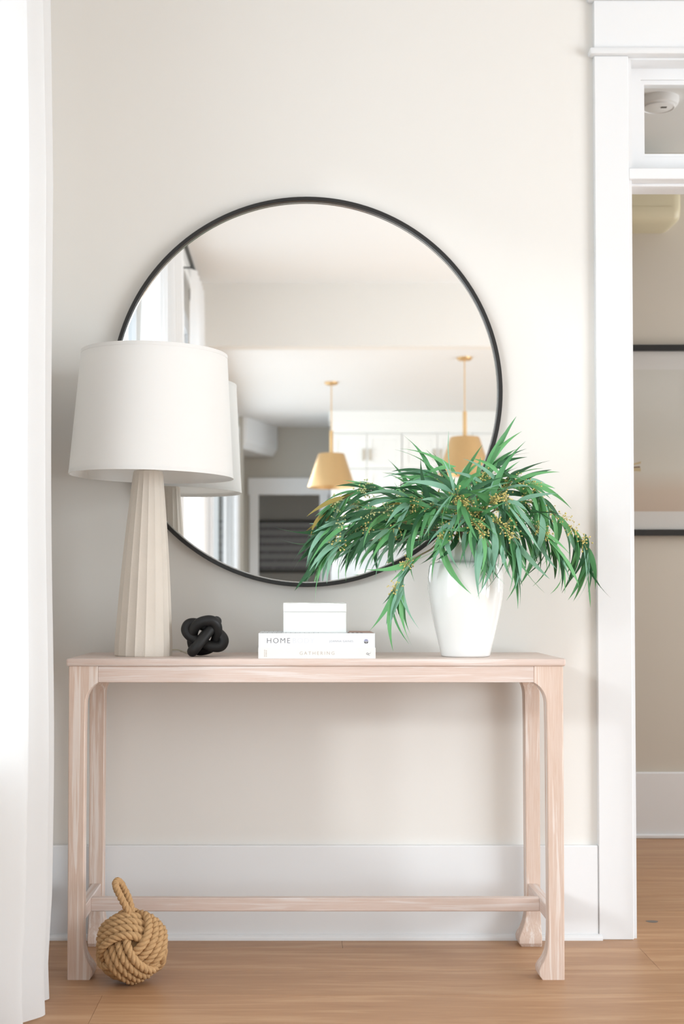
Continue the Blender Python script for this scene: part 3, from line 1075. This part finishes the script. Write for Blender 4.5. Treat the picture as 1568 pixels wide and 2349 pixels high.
branch('eucalyptus branch sagging left along the lowest leaves before the mirror', [(1050, 1240, D0), (970, 1215, 3.60), (870, 1215, 3.58), (800, 1235, 3.57), (760, 1255, 3.56)], 28, 0.5, 0.25, 1.0, 0.36, seeds=2, tip=0.7,
       extra=[(790, 1225, 715, 1305, 3.56, 3, 1), (900, 1215, 875, 1300, 3.57, 2, 1), (945, 1225, 905, 1310, 3.57, 0, 3), (845, 1200, 822, 1260, 3.57, 2, 2)])
branch('slim eucalyptus branch hanging straight down between the box and the vase', [(1035, 1238, 3.60), (985, 1262, 3.57), (938, 1290, 3.56), (915, 1330, 3.555), (903, 1362, 3.55)], 16, 0.14, 0.30, 1.1, 0.45, seeds=1, mats=(3, 3, 0, 5, 0),
       extra=[(928, 1340, 865, 1402, 3.55, 3, 5), (925, 1350, 880, 1425, 3.55, 3, 0), (925, 1365, 888, 1458, 3.55, 1, 6), (928, 1370, 905, 1440, 3.56, 0, 3), (945, 1300, 905, 1325, 3.56, 2, 1)])
branch('eucalyptus branch whose long single leaf points up left over the mirror', [(1062, 1240, D0), (1045, 1170, 3.62), (1020, 1115, 3.63), (985, 1085, 3.62)], 22, 0.7, 0.05, 0.9, 0.40, seeds=1,
       extra=[(1048, 1090, 960, 988, 3.62, 1, 5), (1045, 1070, 933, 1070, 3.60, 1, 2), (1010, 1140, 930, 1070, 3.60, 2, 6), (1110, 1110, 1000, 1040, 3.58, 3, 2)])
branch('eucalyptus branch standing highest against the right edge of the mirror frame', [(1070, 1240, D0), (1085, 1160, 3.60), (1108, 1105, 3.60), (1120, 1075, 3.60)], 16, 0.4, 0.05, 0.9, 0.40, seeds=2,
       extra=[(1122, 1075, 1146, 982, 3.60, 0, 0), (1135, 1080, 1175, 1012, 3.61, 2, 5), (1145, 1090, 1110, 1030, 3.58, 1, 3), (1130, 1065, 1215, 1105, 3.60, 2, 4), (1150, 1120, 1095, 1030, 3.57, 3, 4), (1060, 1110, 1125, 1060, 3.6, 1, 2)])
branch('eucalyptus branch arching right with golden seeds at its crest', [(1075, 1240, D0), (1110, 1165, 3.62), (1165, 1115, 3.62), (1215, 1115, 3.63), (1250, 1150, 3.64)], 28, 0.6, 0.20, 0.8, 0.40, seeds=4,
       extra=[(1185, 1150, 1272, 1115, 3.60, 3, 0), (1165, 1095, 1218, 1090, 3.60, 0, 4)])
branch('eucalyptus branch reaching farthest right towards the door casing', [(1078, 1240, D0), (1120, 1180, 3.63), (1200, 1150, 3.65), (1280, 1185, 3.66), (1330, 1235, 3.66), (1345, 1265, 3.66)], 36, 0.5, 0.55, 0.7, 0.36, seeds=4,
       extra=[(1342, 1225, 1368, 1330, 3.66, 2, 6), (1338, 1245, 1360, 1325, 3.66, 3, 0), (1320, 1240, 1345, 1300, 3.66, 0, 1)])
branch('eucalyptus branch drooping right at middle height behind the front leaves', [(1078, 1240, D0), (1120, 1200, 3.60), (1185, 1185, 3.60), (1245, 1225, 3.60), (1285, 1275, 3.61)], 34, 0.5, 0.6, 0.7, 0.36, seeds=3,
       extra=[(1230, 1215, 1240, 1340, 3.60, 0, 1), (1265, 1240, 1312, 1310, 3.60, 0, 5), (1240, 1180, 1270, 1290, 3.58, 3, 3)])
branch('eucalyptus branch drooping forward on the right side of the vase neck', [(1075, 1240, D0), (1105, 1200, 3.56), (1150, 1205, 3.52), (1185, 1250, 3.50)], 30, 0.5, 0.7, 0.6, 0.36, seeds=3,
       extra=[(1165, 1260, 1208, 1388, 3.52, 0, 0), (1150, 1245, 1240, 1350, 3.53, 2, 5), (1130, 1210, 1172, 1350, 3.50, 3, 6), (1190, 1240, 1165, 1330, 3.5, 2, 1)])
branch('eucalyptus branch hanging over the front of the white vase', [(1070, 1240, D0), (1085, 1205, 3.54), (1105, 1225, 3.50), (1120, 1255, 3.49)], 12, 0.45, 0.7, 0.6, 0.36, seeds=2, mats=(3, 3, 1, 5, 0),
       extra=[(1105, 1230, 1072, 1365, 3.49, 3, 2), (1078, 1215, 1075, 1320, 3.5, 1, 5), (1110, 1240, 1080, 1335, 3.49, 3, 0), (1150, 1250, 1150, 1330, 3.49, 3, 1)])
branch('short eucalyptus branch dropping one broad leaf left of the vase rim', [(1060, 1240, 3.60), (1045, 1215, 3.56), (1025, 1225, 3.54), (1012, 1248, 3.53)], 7, 0.5, 0.5, 0.6, 0.36, seeds=2,
       extra=[(1010, 1240, 1003, 1318, 3.52, 1, 5), (1070, 1215, 1035, 1285, 3.53, 3, 3), (1028, 1200, 960, 1310, 3.54, 1, 2)])
branch('bushy eucalyptus branch filling the middle of the bunch at the front', [(1066, 1240, D0), (1066, 1190, 3.56), (1060, 1150, 3.52), (1040, 1130, 3.50)], 34, 0.9, 0.25, 0.5, 0.30, seeds=4, mats=(4, 3, 2, 4, 0))
branch('bushy eucalyptus branch leaning right in the middle of the bunch', [(1070, 1240, D0), (1090, 1190, 3.57), (1130, 1150, 3.54), (1170, 1150, 3.53)], 34, 0.9, 0.30, 0.5, 0.30, seeds=4, mats=(4, 3, 3, 3, 0))
branch('bushy eucalyptus branch leaning left out of the middle of the bunch', [(1062, 1240, D0), (1030, 1195, 3.58), (985, 1160, 3.56), (930, 1155, 3.55)], 32, 0.8, 0.25, 0.6, 0.34, seeds=3, mats=(4, 3, 3, 3, 0),
       extra=[(900, 1150, 1005, 1130, 3.55, 0, 1), (1000, 1165, 955, 1215, 3.53, 1, 3)])
branch('dark eucalyptus branch at the rear of the bunch close to the mirror', [(1066, 1240, D0), (1060, 1170, 3.70), (1090, 1130, 3.73), (1150, 1130, 3.74)], 26, 0.9, 0.1, 0.5, 0.34, seeds=2, mats=(3, 1, 5, 1, 0))

# ------------------------------------------------------------------ rope ball doorstop
RB = Vector((-0.4205, -0.452, 0.0905))
ball = thing('rope_ball', 'jute rope monkey-fist doorstop with loop handle on the floor by the left table leg', 'doorstop', (RB.x, RB.y, 0))


def rope(path, rad, closed, turns, name, parent, n=5):
    """three strands twisted round the path"""
    pts = [Vector(p) for p in path]
    m = len(pts)
    fr = []
    ref = None
    for i in range(m):
        t = (pts[(i + 1) % m] - pts[i - 1]) if closed else (pts[min(i + 1, m - 1)] - pts[max(i - 1, 0)])
        t.normalize()
        if ref is None:
            ref = Vector((0, 0, 1)) if abs(t.z) < 0.9 else Vector((1, 0, 0))
        a = (ref - t * ref.dot(t)).normalized()
        ref = a
        fr.append((a, t.cross(a)))
    mb = MB()
    for s in range(3):
        sub = []
        for i in range(m):
            ph = 2 * pi * (turns * i / (m if closed else m - 1) + s / 3)
            a, bb = fr[i]
            sub.append(pts[i] + (a * cos(ph) + bb * sin(ph)) * rad * 0.50)
        mb.tube(sub, rad * 0.60, n, closed)
    return mb.build(name, M['rope'], parent, smooth=True, angle=80)


# orientation: one corner of the cube-like knot looks at the camera
ez = Vector((0.18, -0.93, 0.30)).normalized()
c111 = Vector((1, 1, 1)).normalized()
q = c111.rotation_difference(ez)
spin = Matrix.Rotation(radians(96), 3, ez)
ROT = spin @ q.to_matrix()
NT, rd = 4, 0.0108
R0 = 0.0715
for ax in range(3):
    for k in range(NT):
        o_ = (k - (NT - 1) / 2) * rd * 1.98
        path = []
        m = 96
        for i in range(m):
            a = 2 * pi * i / m
            # bulges outwards on the two faces where this set lies on top
            rr = R0 - 0.0105 * cos(2 * a)
            rr = sqrt(max(rr * rr - 0.55 * o_ * o_, 1e-6))
            ca, sa = cos(a), sin(a)
            qn = 2.6
            kk = (abs(ca) ** qn + abs(sa) ** qn) ** (-1 / qn)
            u, v = rr * ca * kk, rr * sa * kk
            sq = 1 - 0.10 * (sa * sa)
            p = [0, 0, 0]
            p[ax] = o_ * sq
            p[(ax + 1) % 3] = u
            p[(ax + 2) % 3] = v
            path.append(RB + ROT @ Vector(p))
        rope(path, rd, True, 11, 'rope_turn', ball)
cl = MB()
bmh = bmesh.new()
bmesh.ops.create_icosphere(bmh, subdivisions=3, radius=0.062)
for qv in bmh.verts:
    qv.co += RB
cl.bm(bmh)
cl.build('rope_core', M['rope'], ball, smooth=True)
b0 = inv(300, 2098, 3.485)
loop = [b0 + Vector((0.002, 0.0, -0.03)), inv(297, 2098, 3.478), inv(281, 2066, 3.470), inv(268, 2040, 3.468), inv(265, 2026, 3.476), inv(272, 2021, 3.490), inv(285, 2040, 3.500), inv(298, 2070, 3.496), inv(303, 2098, 3.494), b0 + Vector((0.008, 0.012, -0.03))]
rope(crom(loop, 80), 0.0088, False, 9, 'loop_handle', ball)
# set the ball on the floor
bpy.context.view_layer.update()
lowest = min((ch.matrix_world @ v.co).z for ch in ball.children for v in ch.data.vertices)
ball.location.z -= lowest

# ------------------------------------------------------------------ curtains
def curtain(label, pts, zt, zb_, seed, nseg=150, belly=0.012):
    Rr = random.Random(seed)
    line = crom([(y, x, 0) for y, x in pts], nseg)
    rows = 36
    ph = [Rr.uniform(0, 6) for _ in range(4)]
    rings = []
    for j in range(rows + 1):
        t = j / rows
        z = zt + (zb_ - zt) * t
        ring = []
        for i, p in enumerate(line):
            y, x = p.x, p.y
            s = i / (nseg - 1)
            amp = 0.55 + 0.45 * min(1, t * 3)
            dx = (x - (-0.645)) * amp
            wob = 0.004 * sin(3.1 * t + ph[0] + s * 9) + 0.003 * sin(7 * t + ph[1] + s * 17)
            crease = 0.0
            if t > 0.88:
                crease = 0.006 * sin((t - 0.88) / 0.12 * 5 + s * 21 + ph[2]) * (t - 0.88) / 0.12
            bel = belly * math.exp(-((t - 0.80) / 0.16) ** 2)
            zz = z + (0.012 * sin(s * 25 + ph[3]) * max(0, t - 0.97) / 0.03 * 0 if t < 1 else 0)
            ring.append((-0.645 + dx + wob * t + crease + bel, y + 0.006 * sin(5 * t + s * 13 + ph[2]) * t, zz))
        rings.append(ring)
    o = MB().loft(rings, False, False).build('curtain', M['linen'], None, smooth=True, angle=80)
    tag(o, label, 'curtain', 'white linen curtains on the left wall')
    return o


ZR = 2.955
curtain('white linen curtain panel nearest the back wall, beside the left end of the table',
        [(-0.575, -0.690), (-0.578, -0.640), (-0.588, -0.606), (-0.602, -0.602), (-0.628, -0.622), (-0.655, -0.652), (-0.675, -0.642), (-0.700, -0.606), (-0.722, -0.594), (-0.742, -0.600), (-0.775, -0.626), (-0.805, -0.645),
         (-0.835, -0.640), (-0.868, -0.616), (-0.892, -0.603), (-0.910, -0.606), (-0.926, -0.630), (-0.940, -0.660), (-0.950, -0.690), (-0.965, -0.712)], ZR - 0.02, 0.004, 1)


def folds(y0, y1, n, a=0.040):
    out = []
    Rr = random.Random(int(abs(y0) * 100))
    for i in range(2 * n + 1):
        y = y0 + (y1 - y0) * i / (2 * n)
        out.append((y + Rr.uniform(-.01, .01), -0.645 + (a if i % 2 else -a) * Rr.uniform(0.7, 1.05)))
    return out


curtain('white linen curtain panel mirrored just above the lamp shade, nearer one', [(y, x * (1.0) - 0.035 * max(0, 1 - (-2.15 - y) / 0.7)) for y, x in folds(-2.15, -2.72, 5, 0.028)], ZR - 0.02, 0.004, 2)
curtain('white linen curtain panel mirrored just above the lamp shade, second one left of the rod', folds(-2.80, -3.50, 5), ZR - 0.02, 0.004, 3)
curtain('white linen curtain panel mirrored at the end of the black rod', folds(-4.42, -5.10, 5), ZR - 0.02, 0.004, 4)
rod = thing('curtain_rod', 'black iron curtain rod carrying the white curtains, seen in the mirror', 'rod', (-0.655, -2.7, ZR))
MB().tube([(-0.655, -0.30, ZR), (-0.655, -5.16, ZR)], 0.0130, 12).build('rod_bar', M['rod'], rod, smooth=True)
for y in (-0.34, -2.56, -4.36, -5.12):
    bb = MB().tube([(-0.655, y, ZR - 0.014), (-0.655, y, ZR - 0.028), (XL + 0.004, y, ZR - 0.028)], 0.005, 8)
    bb.lathe([(0.0, 0.0), (0.02, 0.0)], 0, 0, 4) if False else bb.box(XL, XL + 0.006, y - 0.018, y + 0.018, ZR - 0.06, ZR + 0.005)
    bb.build('rod_bracket', M['rod'], rod, smooth=True)
for y in (-0.29, -5.17):
    fb = MB()
    bmh = bmesh.new()
    bmesh.ops.create_uvsphere(bmh, u_segments=14, v_segments=8, radius=0.02)
    for qv in bmh.verts:
        qv.co += Vector((-0.655, y, ZR))
    fb.bm(bmh)
    fb.build('rod_finial', M['rod'], rod, smooth=True)

# ------------------------------------------------------------------ side room: framed print, air conditioner, smoke detector
px0, px1, pz0, pz1 = 0.80, 1.86, 1.2035, 1.968
yfr = YF
pic = thing('framed_print', 'wide black framed desert print with white mat on the side room wall', 'picture', ((px0 + px1) / 2, YF, pz0))
fw = 0.0245
fb = MB()
fb.box(px0, px1, yfr - 0.032, yfr - 0.001, pz0, pz0 + fw).box(px0, px1, yfr - 0.032, yfr - 0.001, pz1 - fw, pz1)
fb.box(px0, px0 + fw, yfr - 0.032, yfr - 0.001, pz0 + fw, pz1 - fw).box(px1 - fw, px1, yfr - 0.032, yfr - 0.001, pz0 + fw, pz1 - fw)
fb.build('picture_frame', M['black_metal'], pic)
mw_ = 0.073
M['mat_board'] = mat('white_mat_board', rgb(226, 220, 216), 0.8, noise=(20, 0.01))
MB().box(px0 + fw, px1 - fw, yfr - 0.016, yfr - 0.002, pz0 + fw, pz1 - fw).build('mat_board', M['mat_board'], pic)


def print_mat():
    m = bpy.data.materials.new('desert_print')
    m.use_nodes = True
    nt = m.node_tree
    b_ = nt.nodes['Principled BSDF']
    b_.inputs['Roughness'].default_value = 0.6
    tc = nt.nodes.new('ShaderNodeTexCoord')
    sep = nt.nodes.new('ShaderNodeSeparateXYZ')
    nt.links.new(tc.outputs['Generated'], sep.inputs[0])
    n_ = nt.nodes.new('ShaderNodeTexNoise')
    n_.inputs['Scale'].default_value = 3
    nt.links.new(tc.outputs['Generated'], n_.inputs['Vector'])
    ad = nt.nodes.new('ShaderNodeMath')
    ad.operation = 'MULTIPLY_ADD'
    ad.inputs[1].default_value = 0.12
    nt.links.new(n_.outputs['Fac'], ad.inputs[0])
    nt.links.new(sep.outputs['Z'], ad.inputs[2])
    r = nt.nodes.new('ShaderNodeValToRGB')
    nt.links.new(ad.outputs[0], r.inputs[0])
    e = r.color_ramp.elements
    e[0].position, e[0].color = 0.05, rgb(206, 184, 166)
    e[1].position, e[1].color = 0.95, rgb(218, 212, 204)
    for p_, c_ in ((0.22, rgb(212, 192, 174)), (0.36, rgb(219, 210, 198)), (0.6, rgb(214, 207, 197))):
        q_ = e.new(p_)
        q_.color = c_
    nt.links.new(r.outputs[0], b_.inputs['Base Color'])
    return m


M['print'] = print_mat()
MB().box(px0 + fw + mw_, px1 - fw - mw_, yfr - 0.0165, yfr - 0.010, pz0 + fw + mw_, pz1 - fw - mw_).build('print', M['print'], pic)
M['gold_print'] = mat('golden_print', rgb(206, 182, 140), 0.5, noise=(30, 0.15))
M['brown_print'] = mat('brown_print', rgb(128, 96, 62), 0.5, noise=(30, 0.15))
yp = yfr - 0.0168
mo = thing  # printed motif: two golden tapering bars
pb = MB().add([(1.20, yp, 1.478), (1.30, yp, 1.484), (1.360, yp, 1.502), (1.358, yp, 1.492), (1.30, yp, 1.480), (1.20, yp, 1.476)], [tuple(range(6))])
pb.add([(1.20, yp, 1.462), (1.30, yp, 1.464), (1.358, yp, 1.461), (1.358, yp, 1.475), (1.30, yp, 1.473), (1.20, yp, 1.472)], [tuple(range(6))])
pb.build('printed_motif', M['gold_print'], pic)
pb = MB().add([(1.20, yp, 1.472), (1.30, yp, 1.473), (1.356, yp, 1.476), (1.355, yp, 1.482), (1.30, yp, 1.478), (1.20, yp, 1.476)], [tuple(range(6))])
pb.build('printed_motif_stripe', M['brown_print'], pic)  # brown stripe of the two-tone printed motif
MB().box(px0 + fw, px1 - fw, yfr - 0.022, yfr - 0.020, pz0 + fw, pz1 - fw).build('picture_glass', M['glass'], pic)

ac = thing('air_conditioner', 'ivory wall-mounted air conditioner high on the side room wall', 'air conditioner', (1.05, YF, 2.42))
prof = [(0.0, 2.424), (-0.150, 2.420), (-0.185, 2.424), (-0.200, 2.438), (-0.206, 2.462), (-0.206, 2.610), (-0.196, 2.640), (-0.165, 2.655), (0.0, 2.656)]
rings = []
for x, k, kz_ in ((0.630, 0.86, 0.80), (0.634, 0.94, 0.90), (0.645, 0.985, 0.965), (0.665, 1.0, 1.0), (1.445, 1.0, 1.0), (1.465, 0.985, 0.965), (1.476, 0.94, 0.90), (1.480, 0.86, 0.80)):
    rings.append([(x, YF + yv * k, 2.54 + (z - 2.54) * kz_) for yv, z in prof])
MB().loft(rings).build('unit_body', M['ac'], ac, smooth=True, angle=40)
MB().box(0.68, 1.44, YF - 0.2075, YF - 0.20, 2.474, 2.476).box(0.68, 1.44, YF - 0.2075, YF - 0.2, 2.60, 2.602).build('panel_seam', M['ac'], ac)
MB().box(1.14, 1.30, YF - 0.14, YF - 0.05, 2.408, 2.424).build('air_outlet', M['dark'], ac)
sd = thing('smoke_detector', 'round white smoke detector on the side room ceiling behind the transom glass', 'smoke detector', (1.285, 1.02, ZK))
MB().lathe([(0.072, ZK), (0.072, ZK - 0.012), (0.066, ZK - 0.026), (0.05, ZK - 0.034), (0.0005, ZK - 0.036)], 1.285, 1.02, 40).build('detector_body', M['plastic'], sd, smooth=True)
MB().lathe([(0.056, ZK - 0.030), (0.058, ZK - 0.034), (0.054, ZK - 0.036), (0.052, ZK - 0.032)], 1.285, 1.02, 40).build('detector_ring', M['plastic'], sd, smooth=True)
MB().box(1.29, 1.31, 1.0, 1.01, ZK - 0.0375, ZK - 0.034).build('detector_light', M['dark'], sd)

# ------------------------------------------------------------------ kitchen seen in the mirror
def pendant(label, x, y):
    o = thing('pendant_lamp', label, 'pendant lamp', (x, y, ZK), 'brass pendant lamps over the kitchen island')
    MB().lathe([(0.0005, ZK - 0.024), (0.045, ZK - 0.022), (0.056, ZK - 0.012), (0.058, ZK)], x, y, 32).build('canopy', M['brass'], o, smooth=True)
    MB().tube([(x, y, ZK - 0.02), (x, y, 2.34)], 0.0045, 8).build('hanging_rod', M['brass'], o, smooth=True)
    MB().tube([(x, y, 2.345), (x, y, 2.145)], 0.015, 14).build('socket_tube', M['brass'], o, smooth=True)
    s = MB().lathe([(0.012, 2.155), (0.085, 2.155), (0.106, 2.152), (0.112, 2.142), (0.2, 1.872), (0.198, 1.870), (0.110, 2.140), (0.08, 2.150), (0.012, 2.150)], x, y, 56)
    s.build('pendant_shade', M['brass'], o, smooth=True)
    return o


pendant('brass cone pendant lamp mirrored before the grey hallway, left one', 0.253, -7.66)
pendant('brass cone pendant lamp mirrored above the eucalyptus, right one', 1.222, -6.46)


def panel_door(x0, x1, z0, z1, y, parent, hx=None, hz=None):
    d = MB()
    s = 0.055
    d.box(x0 + 0.002, x0 + s, y, y + 0.02, z0, z1).box(x1 - s, x1 - 0.002, y, y + 0.02, z0, z1)
    d.box(x0 + s, x1 - s, y, y + 0.02, z0, z0 + s).box(x0 + s, x1 - s, y, y + 0.02, z1 - s, z1).box(x0 + s, x1 - s, y, y + 0.011, z0 + s, z1 - s)
    o = d.build('door', M['cab'], parent)
    if hx is not None:
        MB().box(hx - 0.011, hx + 0.011, y + 0.018, y + 0.042, hz - 0.055, hz + 0.055, 0.004).build('handle', M['nickel'], o)
    return o


names = ['left end of the mirrored row', 'middle of the mirrored row', 'right end of the mirrored row behind the brass lamp']
YC = -9.50
for i in range(3):
    x0, x1 = 0.295 + i * 0.68, 0.295 + (i + 1) * 0.68 - 0.004
    xm = (x0 + x1) / 2
    o = thing('wall_cabinet', 'white panelled wall cabinet at the ' + names[i], 'cabinet', (xm, -9.69, 1.43), 'white kitchen wall cabinets')
    MB().box(x0, x1, -9.878, YC, 1.43, 2.54).build('cabinet_body', M['cab'], o)
    for a, c, s in ((x0, xm, 1), (xm, x1, -1)):
        hx = xm - s * 0.032
        panel_door(a, c, 2.20, 2.53, YC, o, hx, 2.33)
        panel_door(a, c, 1.44, 2.19, YC, o, hx, 1.56)
    o = thing('base_cabinet', 'white base cabinet below the worktop at the ' + names[i].replace(' behind the brass lamp', ''), 'cabinet', (xm, -9.55, 0), 'white kitchen base cabinets')
    MB().box(x0, x1, -9.878, -9.30, 0.1, 0.88).box(x0, x1, -9.878, -9.36, 0, 0.1).build('cabinet_body', M['cab'], o)
    panel_door(x0, xm, 0.12, 0.86, -9.30, o, xm - 0.032, 0.75)
    panel_door(xm, x1, 0.12, 0.86, -9.30, o, xm + 0.032, 0.75)
b = MB().box(0.29, 2.335, -9.878, -9.49, 2.54, ZK).box(0.275, 2.35, -9.878, -9.47, 2.66, ZK)
struct('trim_4', b, M['cab'])
tag(MB().box(0.28, 2.35, -9.878, -9.27, 0.88, 0.92, 0.003).build('worktop', M['white_counter']), 'white stone worktop along the mirrored kitchen wall', 'worktop')
for x, hh, r, lab in ((0.62, 0.30, 0.075, 'taller'), (0.86, 0.24, 0.07, 'shorter')):
    o = thing('canister', lab + ' of two white canisters on the mirrored kitchen worktop', 'canister', (x, -9.60, 0.92), 'white canisters on the worktop')
    MB().lathe([(0.0005, 0.9201), (r - 0.004, 0.9201), (r, 0.926), (r, 0.92 + hh - 0.02), (r - 0.004, 0.92 + hh - 0.018), (0.0005, 0.92 + hh - 0.018)], x, -9.60, 32).build('canister_body', M['vase'], o, smooth=True)
    MB().lathe([(r + 0.002, 0.92 + hh - 0.018), (r + 0.002, 0.92 + hh), (0.018, 0.92 + hh + 0.002), (0.014, 0.92 + hh + 0.012), (0.0005, 0.92 + hh + 0.024)], x, -9.60, 32).build('canister_lid', M['vase'], o, smooth=True)


def sign_mat():
    """rows of worn hand lettering, too faded to read"""
    m = bpy.data.materials.new('faded_lettering')
    m.use_nodes = True
    nt = m.node_tree
    N, L = nt.nodes, nt.links
    b_ = N['Principled BSDF']
    b_.inputs['Roughness'].default_value = 0.7
    tc = N.new('ShaderNodeTexCoord')
    sep = N.new('ShaderNodeSeparateXYZ')
    L.new(tc.outputs['Generated'], sep.inputs[0])
    w = N.new('ShaderNodeMath')
    w.operation = 'MULTIPLY'
    w.inputs[1].default_value = 2 * pi * 6
    L.new(sep.outputs['Z'], w.inputs[0])
    s = N.new('ShaderNodeMath')
    s.operation = 'SINE'
    L.new(w.outputs[0], s.inputs[0])
    mp = N.new('ShaderNodeMapping')
    mp.inputs['Scale'].default_value = (26, 1, 12)
    L.new(tc.outputs['Generated'], mp.inputs[0])
    n_ = N.new('ShaderNodeTexNoise')
    n_.inputs['Scale'].default_value = 1.0
    n_.inputs['Detail'].default_value = 2
    L.new(mp.outputs[0], n_.inputs['Vector'])
    a = N.new('ShaderNodeMath')
    a.operation = 'MULTIPLY'
    L.new(s.outputs[0], a.inputs[0])
    L.new(n_.outputs['Fac'], a.inputs[1])
    r = N.new('ShaderNodeValToRGB')
    r.color_ramp.elements[0].position, r.color_ramp.elements[0].color = 0.12, rgb(168, 166, 164)
    r.color_ramp.elements[1].position, r.color_ramp.elements[1].color = 0.36, rgb(122, 120, 118)
    L.new(a.outputs[0], r.inputs[0])
    L.new(r.outputs[0], b_.inputs['Base Color'])
    return m


sg = thing('framed_sign', 'dark framed grey sign with rows of faded lettering mirrored in the hall doorway', 'sign', (-0.05, -12.5, 1.25))
z0, z1, x0, x1 = 1.245, 1.865, -0.515, 0.46
fb = MB().box(x0, x1, -12.499, -12.47, z0, z0 + 0.03).box(x0, x1, -12.499, -12.47, z1 - 0.03, z1).box(x0, x0 + 0.03, -12.499, -12.47, z0, z1).box(x1 - 0.03, x1, -12.499, -12.47, z0, z1)
fb.build('sign_frame', M['dark'], sg)
MB().box(x0 + 0.03, x1 - 0.03, -12.499, -12.485, z0 + 0.03, z1 - 0.03).build('sign_board', sign_mat(), sg)
